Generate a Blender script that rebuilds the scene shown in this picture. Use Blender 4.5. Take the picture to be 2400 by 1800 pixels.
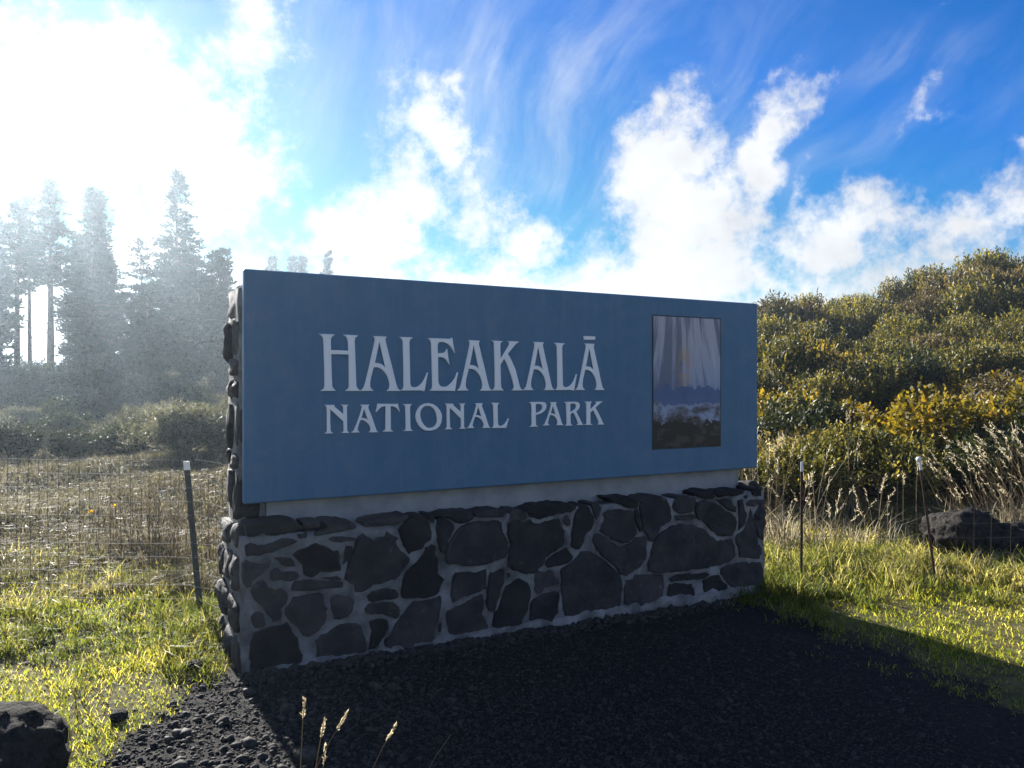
import bpy, bmesh, math, random
import numpy as np
from mathutils import Vector, Matrix, noise as mnoise

for o in list(bpy.data.objects):
    bpy.data.objects.remove(o, do_unlink=True)
scn = bpy.context.scene
COL = scn.collection
rad = math.radians
rng = np.random.default_rng(11)
random.seed(11)

# ------------------------------------------------------------------ camera
cam_d = bpy.data.cameras.new('camera')
cam_d.sensor_width = 36.0
cam_d.lens = 27.0
cam_d.clip_start = 0.05
cam_d.clip_end = 3000
cam = bpy.data.objects.new('camera', cam_d)
COL.objects.link(cam)
cam.location = (0, 0, 1.53)
cam.rotation_euler = (rad(90), 0, 0)
scn.camera = cam

# ------------------------------------------------------------------ sun, sky, exposure
SUN_AZ = rad(-33.0)          # left of the view direction (+Y)
SUN_EL = rad(20.2)
SUN_DIR = Vector((math.sin(SUN_AZ) * math.cos(SUN_EL), math.cos(SUN_AZ) * math.cos(SUN_EL), math.sin(SUN_EL)))
sun_d = bpy.data.lights.new('sun', 'SUN')
sun_d.energy = 5.0
sun_d.angle = rad(0.53)
sun_d.color = (1.0, 0.95, 0.87)
sun = bpy.data.objects.new('sun', sun_d)
COL.objects.link(sun)
sun.location = SUN_DIR * 60
sun.rotation_euler = SUN_DIR.to_track_quat('Z', 'Y').to_euler()

vs = scn.view_settings
vs.view_transform = 'Standard'
vs.look = 'None'
vs.exposure = 1.8
vs.gamma = 1.0
vs.use_curve_mapping = False
cy = scn.cycles
cy.use_adaptive_sampling = True
cy.adaptive_threshold = 0.015
cy.use_denoising = True
cy.denoiser = 'OPENIMAGEDENOISE'
cy.max_bounces = 5
cy.diffuse_bounces = 2
cy.glossy_bounces = 2
cy.transmission_bounces = 4
cy.volume_bounces = 0
cy.transparent_max_bounces = 6
cy.sample_clamp_indirect = 6.0
cy.caustics_reflective = False
cy.caustics_refractive = False


class NT:
    """small helper to write node trees in a line each"""
    def __init__(self, tree):
        self.t = tree
        self.n = tree.nodes
        self.n.clear()

    def add(self, typ, ins=None, **props):
        nd = self.n.new(typ)
        for k, v in props.items():
            setattr(nd, k, v)
        for k, v in (ins or {}).items():
            self.set(nd, k, v)
        return nd

    def set(self, nd, k, v):
        s = nd.inputs[k]
        if isinstance(v, tuple) and len(v) == 2 and hasattr(v[0], 'outputs'):
            self.t.links.new(v[0].outputs[v[1]], s)
        elif hasattr(v, 'outputs'):
            self.t.links.new(v.outputs[0], s)
        else:
            s.default_value = v

    def math(self, op, a, b=None, c=None, clamp=False):
        ins = {0: a}
        if b is not None:
            ins[1] = b
        if c is not None:
            ins[2] = c
        return self.add('ShaderNodeMath', ins, operation=op, use_clamp=clamp)

    def vmath(self, op, a, b=None, scale=None):
        ins = {0: a}
        if b is not None:
            ins[1] = b
        nd = self.add('ShaderNodeVectorMath', ins, operation=op)
        if scale is not None:
            self.set(nd, 'Scale', scale)
        return nd

    def noise(self, vec, scale, detail=4.0, rough=0.55, **kw):
        ins = {'Vector': vec, 'Scale': scale, 'Detail': detail, 'Roughness': rough}
        for k, v in kw.items():
            ins[k] = v
        return self.add('ShaderNodeTexNoise', ins)

    def ramp(self, fac, stops, interp='LINEAR'):
        nd = self.add('ShaderNodeValToRGB', {0: fac})
        cr = nd.color_ramp
        cr.interpolation = interp
        while len(cr.elements) > 1:
            cr.elements.remove(cr.elements[-1])
        cr.elements[0].position = stops[0][0]
        cr.elements[0].color = tuple(stops[0][1]) + (1,) if len(stops[0][1]) == 3 else stops[0][1]
        for p, c in stops[1:]:
            e = cr.elements.new(p)
            e.color = tuple(c) + (1,) if len(c) == 3 else c
        return nd

    def mix(self, fac, a, b, blend='MIX'):
        nd = self.add('ShaderNodeMix', data_type='RGBA', blend_type=blend)
        self.set(nd, 0, fac)
        self.set(nd, 6, a if not (isinstance(a, tuple) and len(a) == 3 and not hasattr(a[0], 'outputs')) else a + (1,))
        self.set(nd, 7, b if not (isinstance(b, tuple) and len(b) == 3 and not hasattr(b[0], 'outputs')) else b + (1,))
        return (nd, 2)

    def maprange(self, v, a, b, c=0.0, d=1.0, interp='SMOOTHSTEP'):
        return self.add('ShaderNodeMapRange', {0: v, 1: a, 2: b, 3: c, 4: d}, interpolation_type=interp)


# sky: physical clear sky with a broken layer of cumulus and cirrus over it
world = bpy.data.worlds.new('World')
scn.world = world
world.use_nodes = True
w = NT(world.node_tree)
tc = w.add('ShaderNodeTexCoord')
DIRV = (tc, 'Generated')
sky = w.add('ShaderNodeTexSky', sky_type='NISHITA', sun_disc=False, sun_elevation=SUN_EL, sun_rotation=SUN_AZ,
            altitude=2100.0, air_density=1.0, dust_density=0.0, ozone_density=3.0)
sky_sat = w.add('ShaderNodeHueSaturation', {'Color': sky, 'Saturation': 1.5, 'Value': 0.80})
sky_sat = w.vmath('MINIMUM', w.vmath('MULTIPLY', sky_sat, (0.44, 0.97, 1.26)), (2.2, 3.2, 4.3))

n1 = w.noise(DIRV, 3.2, 2.0)
n2 = w.noise(DIRV, 11.0, 3.0, 0.6)
wa = w.vmath('SCALE', w.vmath('SUBTRACT', (n1, 'Color'), (0.5, 0.5, 0.5)), scale=0.17)
wb = w.vmath('SCALE', w.vmath('SUBTRACT', (n2, 'Color'), (0.5, 0.5, 0.5)), scale=0.13)
warp = w.vmath('ADD', w.vmath('ADD', DIRV, wa), wb)


def sky_dir(px, py):
    return Vector((px - 1200.0, 1800.0, 900.0 - py)).normalized()


def blob(px, py, rx, ry, rot, weight, src):
    c = sky_dir(px, py)
    k = 1.0 / math.sqrt((px - 1200.0) ** 2 + 1800.0 ** 2 + (900.0 - py) ** 2)
    e1 = Vector((c.y, -c.x, 0)).normalized()
    e3 = e1.cross(c)
    cr, sr = math.cos(rad(rot)), math.sin(rad(rot))
    a1 = e1 * cr + e3 * sr
    a3 = -e1 * sr + e3 * cr
    u = w.vmath('DOT_PRODUCT', src, tuple(a1 / (rx * k)))
    v = w.vmath('DOT_PRODUCT', src, tuple(a3 / (ry * k)))
    uu = w.math('MULTIPLY', (u, 'Value'), (u, 'Value'))
    ln = w.math('SQRT', w.math('MULTIPLY_ADD', (v, 'Value'), (v, 'Value'), uu))
    # weight * (1 - distance / 1.25)
    return w.math('MULTIPLY_ADD', ln, -weight / 1.25, weight)


def join(nodes, op='SMOOTH_MAX'):
    r = nodes[0]
    for b in nodes[1:]:
        r = w.math(op, r, b, 0.12) if op == 'SMOOTH_MAX' else w.math(op, r, b)
    return r


CUMULUS = [  # cloud masses: bearing of the centre, half-widths, tilt, weight
    (230, 200, 470, 430, 0, .88), (520, 430, 230, 270, 0, .9), (560, 90, 150, 170, 0, .85), (300, 640, 420, 160, 0, 1.0),
    (985, 330, 150, 150, 20, 1.0), (920, 455, 150, 130, 0, 1.0), (1060, 235, 50, 80, -25, .8), (860, 560, 190, 120, 0, 1.0),
    (1080, 480, 210, 130, 0, .75), (1240, 560, 170, 130, 0, .95), (1000, 690, 500, 140, 0, 1.15), (1500, 700, 620, 160, 0, 1.25),
    (1560, 430, 150, 260, -12, 1.15), (1640, 540, 260, 230, 0, 1.2), (1800, 340, 115, 260, -18, 1.05), (1830, 125, 55, 55, 0, .75),
    (1540, 250, 70, 70, 0, .8), (2000, 580, 300, 150, 0, 1.0), (2120, 480, 120, 110, 0, .8), (2330, 560, 260, 170, 0, 1.0),
    (2390, 380, 110, 80, 15, .75), (2210, 240, 75, 130, -35, .50), (1935, 420, 60, 90, 0, .5)]
ahead = w.maprange((w.add('ShaderNodeSeparateXYZ', {0: DIRV}), 'Y'), 0.05, 0.35, 0.0, 1.0, 'LINEAR')
front = w.math('MULTIPLY', join([blob(*b, warp) for b in CUMULUS]), ahead)
# away from the picture the same broken cumulus goes on
gen = w.noise(warp, 2.3, 2.0, 0.5)
gen_m = w.maprange(gen, 0.47, 0.76, 0.0, 1.05, 'LINEAR')
view_mask = w.math('MULTIPLY', w.math('MAXIMUM', blob(1200, 560, 1750, 1150, 0, 1.0, DIRV), 0.0), ahead)
gen_w = w.math('MULTIPLY', gen_m, w.maprange(view_mask, 0.05, 0.45, 1.0, 0.0))
sep = w.add('ShaderNodeSeparateXYZ', {0: DIRV})
bank = w.maprange((sep, 'Z'), 0.05, 0.29, 1.0, 0.0, 'LINEAR')
mass = w.math('MAXIMUM', w.math('MAXIMUM', front, gen_w), bank)
fb = w.noise(DIRV, 8.0, 6.0, 0.62)
fb2 = w.noise(DIRV, 28.0, 6.0, 0.72)
edge = w.math('ADD', w.math('MULTIPLY', w.math('SUBTRACT', fb, 0.5), 0.95), w.math('MULTIPLY', w.math('SUBTRACT', fb2, 0.5), 1.1))
dens = w.math('ADD', mass, edge)
cum = w.maprange(dens, 0.31, 0.88, 0.0, 1.0)
# cirrus: combed streaks
soft = w.vmath('ADD', DIRV, w.vmath('SCALE', w.vmath('SUBTRACT', (n1, 'Color'), (0.5, 0.5, 0.5)), scale=0.2))
comb = w.add('ShaderNodeCombineXYZ', {0: (w.vmath('DOT_PRODUCT', soft, (5.2, 0.6, -3.0)), 'Value'), 1: (w.vmath('DOT_PRODUCT', soft, (0.2, 3.0, 0.4)), 'Value'), 2: (w.vmath('DOT_PRODUCT', soft, (1.0, 0.2, 1.5)), 'Value')})
ci = w.noise(comb, 2.6, 7.0, 0.66)
ci_area = join([blob(1250, 230, 640, 330, 0, 1.0, warp), blob(900, 60, 500, 200, 0, .8, warp), blob(1250, 420, 330, 240, 0, .8, warp),
                blob(2050, 130, 420, 110, 8, .55, warp), blob(2080, 330, 380, 160, 0, .45, warp)])
ci_gen = w.math('MAXIMUM', w.math('MULTIPLY', ci_area, ahead), w.math('MULTIPLY', w.maprange(view_mask, 0.0, 0.3, 1.0, 0.0), 0.5))
cir = w.math('MULTIPLY', w.maprange(ci, 0.34, 0.88, 0.0, 0.55), w.math('MINIMUM', w.math('MULTIPLY', ci_gen, 1.3), 1.0))
alpha = w.math('SUBTRACT', 1.0, w.math('MULTIPLY', w.math('SUBTRACT', 1.0, cum), w.math('SUBTRACT', 1.0, cir)))
# cloud brightness: lowered towards the sun, mottled at random by noise
sdot = w.vmath('DOT_PRODUCT', DIRV, tuple(SUN_DIR))
sunward = w.math('POWER', w.math('MAXIMUM', (sdot, 'Value'), 0.0), 14.0)
shade = w.noise(DIRV, 13.0, 3.0, 0.6)
lum = w.math('ADD', w.math('ADD', 5.4, w.math('MULTIPLY', sunward, -1.1)), w.math('MULTIPLY', w.math('SUBTRACT', shade, 0.5), 3.6))
ccol = w.vmath('SCALE', (0.965, 0.98, 1.0), scale=lum)
skymix = w.mix(alpha, (sky_sat, 0), ccol)
bg = w.add('ShaderNodeBackground', {'Color': skymix, 'Strength': 0.05})
wo = w.add('ShaderNodeOutputWorld', {'Surface': bg})
world.cycles.sampling_method = 'MANUAL'
world.cycles.sample_map_resolution = 512


# ------------------------------------------------------------------ helpers
def tag(o, label=None, cat=None, group=None, kind=None):
    for k, v in (('label', label), ('category', cat), ('group', group), ('kind', kind)):
        if v:
            o[k] = v
    return o


def link(name, data, parent=None, mat=None, loc=None):
    o = bpy.data.objects.new(name, data)
    COL.objects.link(o)
    if mat is not None and data is not None and len(data.materials) == 0:
        data.materials.append(mat)
    if parent is not None:
        o.parent = parent
    if loc is not None:
        o.location = loc
    return o


def empty(name, loc, rz=0.0, s=1.0):
    o = bpy.data.objects.new(name, None)
    COL.objects.link(o)
    o.empty_display_size = 0.2
    o.location = loc
    o.rotation_euler = (0, 0, rz)
    o.scale = (s, s, s)
    return o


def np_mesh(name, verts, faces, rnd=None, smooth=False):
    """verts (n,3), faces (m,k) all of one size; rnd: float per vertex"""
    verts = np.asarray(verts, dtype=np.float32)
    faces = np.asarray(faces, dtype=np.int32)
    m, k = faces.shape
    me = bpy.data.meshes.new(name)
    me.vertices.add(len(verts))
    me.vertices.foreach_set('co', verts.ravel())
    me.loops.add(m * k)
    me.loops.foreach_set('vertex_index', faces.ravel())
    me.polygons.add(m)
    me.polygons.foreach_set('loop_start', np.arange(0, m * k, k, dtype=np.int32))
    me.polygons.foreach_set('loop_total', np.full(m, k, dtype=np.int32))
    if rnd is not None:
        at = me.attributes.new('rnd', 'FLOAT', 'POINT')
        at.data.foreach_set('value', np.asarray(rnd, dtype=np.float32).ravel())
    me.update(calc_edges=True)
    if smooth:
        me.polygons.foreach_set('use_smooth', np.ones(m, dtype=bool))
    return me


def py_mesh(name, verts, faces, smooth=False):
    me = bpy.data.meshes.new(name)
    me.from_pydata([tuple(v) for v in verts], [], faces)
    me.update()
    if smooth:
        for p in me.polygons:
            p.use_smooth = True
    return me


def unit(a):
    return a / np.maximum(np.linalg.norm(a, axis=-1, keepdims=True), 1e-9)


def rand_dirs(n, zmin=-1.0):
    z = rng.uniform(zmin, 1, n)
    t = rng.uniform(0, 2 * np.pi, n)
    r = np.sqrt(1 - z * z)
    return np.stack([r * np.cos(t), r * np.sin(t), z], 1)


def leaf_quads(p, a, length, width, rnd):
    """diamond leaves: p base (n,3), a axis (n,3)"""
    n = len(p)
    b = unit(np.cross(a, rand_dirs(n)))
    L = np.broadcast_to(np.asarray(length).reshape(-1, 1), (n, 1))
    W = np.broadcast_to(np.asarray(width).reshape(-1, 1), (n, 1))
    c = unit(np.cross(a, b)) * L * 0.08
    v = np.stack([p, p + a * L * .5 + b * W + c, p + a * L, p + a * L * .5 - b * W + c], 1).reshape(-1, 3)
    f = np.arange(4 * n).reshape(n, 4)
    return v, f, np.repeat(rnd, 4)


def blades(p, h, wd, lean, rnd, azim=None):
    """bent grass blades, 2 quads each"""
    n = len(p)
    az = rng.uniform(0, 2 * np.pi, n) if azim is None else azim
    d = np.stack([np.cos(az), np.sin(az), np.zeros(n)], 1)
    fa = rng.uniform(0, 2 * np.pi, n)
    side = np.stack([np.cos(fa), np.sin(fa), np.zeros(n)], 1)
    up = np.array([0, 0, 1.0])
    h = h.reshape(-1, 1); wd = np.asarray(wd).reshape(-1, 1) * np.ones((n, 1)); lean = lean.reshape(-1, 1)
    m = p + up * h * .55 + d * h * lean * .30
    t = p + up * h * (1 - .35 * np.minimum(lean, 1.6)) + d * h * lean * .95
    v = np.stack([p - side * wd, p + side * wd, m - side * wd * .8, m + side * wd * .8, t - side * wd * .08, t + side * wd * .08], 1).reshape(-1, 3)
    i = np.arange(n).reshape(-1, 1) * 6
    f = np.concatenate([i + np.array([[0, 1, 3, 2]]), i + np.array([[2, 3, 5, 4]])], 1).reshape(-1, 4)
    return v, f, np.repeat(rnd, 6)


def merge(parts):
    vs_, fs_, rs_, k = [], [], [], 0
    for v, f, r in parts:
        vs_.append(v); fs_.append(f + k); rs_.append(r); k += len(v)
    return np.concatenate(vs_), np.concatenate(fs_), np.concatenate(rs_)


def tube_arrays(path, radii, sides=5):
    """tapered tube along a path -> verts, quad faces"""
    path = [Vector(q) for q in path]
    vs_, fs_ = [], []
    for i, q in enumerate(path):
        t = (path[min(i + 1, len(path) - 1)] - path[max(i - 1, 0)]).normalized()
        u = t.orthogonal().normalized() if abs(t.z) < .95 else Vector((1, 0, 0)).cross(t).normalized()
        v = t.cross(u)
        for s in range(sides):
            a = 2 * math.pi * s / sides
            vs_.append(q + (u * math.cos(a) + v * math.sin(a)) * radii[i])
    for i in range(len(path) - 1):
        for s in range(sides):
            a, b = i * sides + s, i * sides + (s + 1) % sides
            fs_.append((a, b, b + sides, a + sides))
    return np.array([tuple(q) for q in vs_]), np.array(fs_)


def tubes_mesh(name, tubes, sides=5, smooth=True):
    parts = []
    for path, radii in tubes:
        v, f = tube_arrays(path, radii, sides)
        parts.append((v, f, np.zeros(len(v))))
    v, f, r = merge(parts)
    return np_mesh(name, v, f, None, smooth)


# ------------------------------------------------------------------ ground shape
def lumps(x, y, f, seed):
    a = np.sin(x * f * 1.0 + seed) * np.cos(y * f * 1.27 - seed * 1.7)
    b = np.sin(x * f * 2.3 - y * f * 1.1 + seed * 2.1) * 0.5
    c = np.cos(x * f * 4.1 + y * f * 3.7 + seed) * 0.25
    return (a + b + c) / 1.75


def sstep(v, a, b):
    t = np.clip((v - a) / (b - a), 0, 1)
    return t * t * (3 - 2 * t)


def ground_z(x, y):
    x = np.asarray(x, dtype=float); y = np.asarray(y, dtype=float)
    z = -0.0215 * np.clip(x, -4, 4)
    near = sstep(y, 5.2, 9.0)
    z = z + 0.012 * lumps(x, y, 2.1, 0.4) * (1 - near) + 0.10 * lumps(x, y, 0.9, 1.3) * near
    # hillside rising to the right and away
    ridge = np.clip(1.5 + 0.170 * x, 0, 15.0)
    z = z + ridge * np.clip((y - 8.0) / 30.0, 0, 1.0) * sstep(y, 7.5, 11.0) - np.clip(y - 40, 0, 120) * 0.02 * (ridge > 0) * np.clip(ridge, 0, 1)
    # the field on the left lifts a little towards the trees
    z = z + 0.5 * sstep(y, 14, 40) * sstep(-x, 2, 8)
    return z


def gravel_mask(x, y):
    x = np.asarray(x, dtype=float); y = np.asarray(y, dtype=float)
    wob = 0.12 * lumps(x, y, 3.1, 2.0) + 0.07 * lumps(x, y, 8.0, 0.7)
    left = sstep(x + wob, -1.72, -1.45)
    right = 1 - sstep(x + wob * 3 - 0.55 * (5.2 - y), 1.2, 2.4)
    front_line = 4.75 + 0.545 * x            # foot of the sign
    return left * right * (1 - sstep(y - front_line, 0.0, 0.25)) * sstep(y + wob, 2.75, 2.95) * (y < 9)


# ------------------------------------------------------------------ materials
def material(name):
    m = bpy.data.materials.new(name)
    m.use_nodes = True
    return m, NT(m.node_tree)


def finish(n, bsdf):
    n.add('ShaderNodeOutputMaterial', {'Surface': bsdf})


def mat_plain(name, c1, c2, scale=20.0, rough=0.8, bump=0.3, bump_scale=60.0, dist=0.004, spec=0.3, metallic=0.0, vary=0.0):
    m, n = material(name)
    tcn = n.add('ShaderNodeTexCoord')
    g = n.add('ShaderNodeNewGeometry')
    ns = n.noise((g, 'Position'), scale, 6.0, 0.6)
    col = n.mix(n.maprange(ns, 0.3, 0.7), c1, c2)
    if vary:
        oi = n.add('ShaderNodeObjectInfo')
        k = n.maprange((oi, 'Random'), 0, 1, 1 - vary, 1 + vary, 'LINEAR')
        col = n.mix(1.0, col, n.vmath('SCALE', (1, 1, 1), scale=k), 'MULTIPLY')
    b1 = n.noise((g, 'Position'), bump_scale, 8.0, 0.65)
    bp = n.add('ShaderNodeBump', {'Strength': bump, 'Distance': dist, 'Height': b1})
    p = n.add('ShaderNodeBsdfPrincipled', {'Base Color': col, 'Roughness': rough, 'Specular IOR Level': spec, 'Metallic': metallic, 'Normal': bp})
    finish(n, p)
    return m


def mat_leaf(name, stops, trans=0.45, tint=(1.0, 1.0, 0.6), vary=0.25, spec=0.25, rough=0.55, tgain=1.5):
    m, n = material(name)
    at = n.add('ShaderNodeAttribute', attribute_name='rnd')
    col = n.ramp((at, 'Fac'), stops)
    oi = n.add('ShaderNodeObjectInfo')
    k = n.maprange((oi, 'Random'), 0, 1, 1 - vary, 1 + vary, 'LINEAR')
    col = n.mix(1.0, (col, 0), n.vmath('SCALE', (1, 1, 1), scale=k), 'MULTIPLY')
    p = n.add('ShaderNodeBsdfPrincipled', {'Base Color': col, 'Roughness': rough, 'Specular IOR Level': spec})
    tcol = n.mix(1.0, col, tuple(t * tgain for t in tint), 'MULTIPLY')
    tr = n.add('ShaderNodeBsdfTranslucent', {'Color': tcol})
    finish(n, n.add('ShaderNodeMixShader', {0: trans, 1: p, 2: tr}))
    return m


M = {}
m, n = material('basalt')
g = n.add('ShaderNodeNewGeometry')
oi = n.add('ShaderNodeObjectInfo')
nb = n.noise((g, 'Position'), 6.0, 7.0, .65)
nf = n.noise((g, 'Position'), 70.0, 6.0, .7)
col = n.mix(n.maprange(nb, .3, .7), (.017, .017, .020), (.050, .047, .048))
col = n.mix(n.math('MULTIPLY', n.maprange(n.noise((g, 'Position'), 11.0, 5.0, .7), .56, .70), n.maprange((oi, 'Random'), .3, 1.0, 0, .7)), col, (.070, .042, .030))
col = n.mix(n.maprange(n.noise((g, 'Position'), 24.0, 6.0, .75), .60, .72, 0, .7), col, (.13, .13, .125))
col = n.mix(1.0, col, n.vmath('SCALE', (1, 1, 1), scale=n.maprange((oi, 'Random'), 0, 1, .5, 1.65, 'LINEAR')), 'MULTIPLY')
pit = n.add('ShaderNodeTexVoronoi', {'Vector': (g, 'Position'), 'Scale': 95.0, 'Randomness': 1.0})
hgt = n.math('ADD', n.math('MULTIPLY', nb, 1.2), n.math('ADD', n.math('MULTIPLY', nf, .35), n.math('MULTIPLY', n.maprange((pit, 'Distance'), .0, .35), .22)))
bp = n.add('ShaderNodeBump', {'Strength': .9, 'Distance': .022, 'Height': hgt})
finish(n, n.add('ShaderNodeBsdfPrincipled', {'Base Color': col, 'Roughness': .8, 'Specular IOR Level': .35, 'Normal': bp}))
M['basalt'] = m
M['mortar'] = mat_plain('mortar', (.10, .10, .10), (.31, .305, .30), 6.5, .95, 1.0, 30.0, .016, .15)
M['concrete'] = mat_plain('concrete', (.24, .245, .25), (.36, .36, .355), 5.0, .9, .25, 90.0, .003, .2)
M['boulder'] = mat_plain('boulder', (.014, .013, .013), (.050, .044, .038), 9.0, .95, 1.0, 18.0, .06, .15)
M['pale_stone'] = mat_plain('pale_stone', (.42, .41, .39), (.60, .58, .55), 12.0, .85, .4, 50.0, .006)
M['gravel'] = mat_plain('gravel', (.014, .013, .012), (.060, .055, .050), 31.0, .85, .4, 120.0, .003, .3)
M['wire'] = mat_plain('wire', (.16, .14, .12), (.28, .25, .22), 40.0, .7, .1, 200.0, .001, .2, .0)
M['brown_wire'] = mat_plain('brown_wire', (.07, .055, .042), (.13, .10, .08), 40.0, .8, .1, 200.0, .001, .15, .0)
M['rusty_wire'] = mat_plain('rusty_wire', (.07, .055, .045), (.14, .11, .09), 40.0, .6, .1, 200.0, .001, .4, .4)
M['post_green'] = mat_plain('post_green', (.035, .045, .045), (.06, .07, .068), 30.0, .6, .2, 80.0, .002, .4)
M['post_rust'] = mat_plain('post_rust', (.035, .024, .020), (.085, .045, .030), 30.0, .75, .3, 80.0, .002, .3)
M['white_paint'] = mat_plain('white_paint', (.74, .74, .73), (.82, .82, .81), 30.0, .5, .1, 80.0, .001)
M['letter'] = mat_plain('letter', (.92, .93, .93), (.95, .95, .95), 12.0, .45, .05, 150.0, .0006, .4)
M['bark'] = mat_plain('bark', (.055, .042, .034), (.14, .10, .075), 4.0, .9, .8, 9.0, .05, .2)
M['twig'] = mat_plain('twig', (.05, .040, .032), (.10, .08, .06), 20.0, .9, .4, 60.0, .004, .2)

# painted sign panel: slate blue, a little chalky and streaked
m, n = material('panel_paint')
g = n.add('ShaderNodeNewGeometry')
big = n.noise((g, 'Position'), 1.7, 5.0, .6)
st = n.noise(n.vmath('MULTIPLY', (g, 'Position'), (9.0, 9.0, .9)), 1.3, 5.0, .6)
fine = n.noise((g, 'Position'), 120.0, 3.0)
fac = n.math('ADD', n.math('MULTIPLY', n.maprange(big, .3, .7), .6), n.math('MULTIPLY', n.maprange(st, .35, .75), .4))
col = n.mix(fac, (.056, .155, .268), (.086, .190, .305))
bp = n.add('ShaderNodeBump', {'Strength': .12, 'Distance': .001, 'Height': fine})
drip = n.noise(n.vmath('MULTIPLY', (g, 'Position'), (26.0, 26.0, 1.1)), 1.0, 6.0, .7)
col = n.mix(n.maprange(drip, .52, .78, 0, .32), col, (.16, .24, .34))
dust = n.noise((g, 'Position'), 7.0, 7.0, .75)
col = n.mix(n.maprange(dust, .45, .75, 0, .30), col, (.19, .25, .32))
finish(n, n.add('ShaderNodeBsdfPrincipled', {'Base Color': col, 'Roughness': n.maprange(big, .3, .7, .38, .58), 'Specular IOR Level': .4, 'Normal': bp}))
M['panel'] = m

# picture plate: pale shafts of light over a blue ridge and dark broken rock (abstract)
m, n = material('plate_print')
tcn = n.add('ShaderNodeTexCoord')
uv = (tcn, 'Generated')
sp = n.add('ShaderNodeSeparateXYZ', {0: uv})
flat = n.vmath('MULTIPLY', uv, (1.0, 0.0, 1.9))
wv = n.noise(flat, 4.0, 6.0, .6)
base = n.ramp((sp, 'Z'), [(0.0, (.30, .36, .50)), (.40, (.20, .28, .46)), (.55, (.34, .38, .50)), (.75, (.42, .42, .50)), (1.0, (.46, .44, .50))])
lean_x = n.math('ADD', (sp, 'X'), n.math('MULTIPLY', n.math('SUBTRACT', 1.0, (sp, 'Z')), n.math('MULTIPLY', n.math('SUBTRACT', (sp, 'X'), .35), -.55)))
ray = n.noise(n.add('ShaderNodeCombineXYZ', {0: n.math('MULTIPLY', lean_x, 9.0), 2: n.math('MULTIPLY', (sp, 'Z'), .8)}), 1.0, 5.0, .65)
c2 = n.mix(n.maprange(ray, .44, .58, 0, .8), (base, 0), (.085, .105, .17))
c2 = n.mix(n.maprange(ray, .40, .33, 0, .6), c2, (.60, .57, .58))
gl = n.vmath('LENGTH', n.vmath('MULTIPLY', n.vmath('SUBTRACT', uv, (.45, .5, .60)), (6.5, 0.0, 3.4)))
glf = n.math('MULTIPLY', n.maprange((gl, 'Value'), 1.0, .0, 0, .75), n.maprange(wv, .38, .55))
c2 = n.mix(glf, c2, (.50, .31, .10))
# blue ridge line, mist, then dark rock with pale veins
rz1 = n.math('ADD', (sp, 'Z'), n.math('MULTIPLY', n.math('SUBTRACT', wv, .5), .35))
c3 = n.mix(n.maprange(rz1, .47, .455), c2, n.mix(wv, (.045, .085, .20), (.12, .19, .36)))
c3 = n.mix(n.maprange(rz1, .36, .345), c3, n.mix(n.maprange(wv, .4, .6), (.07, .06, .065), (.30, .36, .50)))
rk = n.noise(n.vmath('MULTIPLY', uv, (3.0, 0.0, 6.0)), 1.6, 7.0, .62)
rz2 = n.math('ADD', (sp, 'Z'), n.math('MULTIPLY', n.math('SUBTRACT', rk, .5), .45))
c4 = n.mix(n.maprange(rz2, .20, .185), c3, n.mix(n.maprange(rk, .52, .56), (.016, .016, .018), (.055, .048, .045)))
finish(n, n.add('ShaderNodeBsdfPrincipled', {'Base Color': c4, 'Roughness': .35, 'Specular IOR Level': .4}))
M['plate'] = m

# ground: dark gravelly soil in front of the sign, grassy soil elsewhere
m, n = material('soil')
g = n.add('ShaderNodeNewGeometry')
ga = n.add('ShaderNodeAttribute', attribute_name='gravel')
fa = n.add('ShaderNodeAttribute', attribute_name='far')
nz = n.noise((g, 'Position'), 9.0, 8.0, .65)
nb = n.noise((g, 'Position'), 1.4, 5.0, .6)
grs = n.mix(n.maprange(nz, .3, .7), (.055, .056, .020), (.15, .13, .052))
fld = n.mix(n.maprange(nb, .3, .7), (.055, .050, .036), (.11, .098, .068))
grs2 = n.mix((fa, 'Fac'), grs, fld)
nz2 = n.noise((g, 'Position'), 55.0, 6.0, .7)
grv = n.mix(n.maprange(nz2, .3, .75), (.009, .0085, .008), (.032, .029, .027))
gm = n.maprange(n.math('ADD', (ga, 'Fac'), n.math('MULTIPLY', n.math('SUBTRACT', nz, .5), .8)), .35, .65)
col = n.mix(gm, grs2, grv)
hb = n.math('ADD', n.math('MULTIPLY', nz, .6), n.math('MULTIPLY', nz2, .4))
bp = n.add('ShaderNodeBump', {'Strength': .9, 'Distance': .03, 'Height': hb})
finish(n, n.add('ShaderNodeBsdfPrincipled', {'Base Color': col, 'Roughness': .95, 'Specular IOR Level': .15, 'Normal': bp}))
M['soil'] = m

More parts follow.
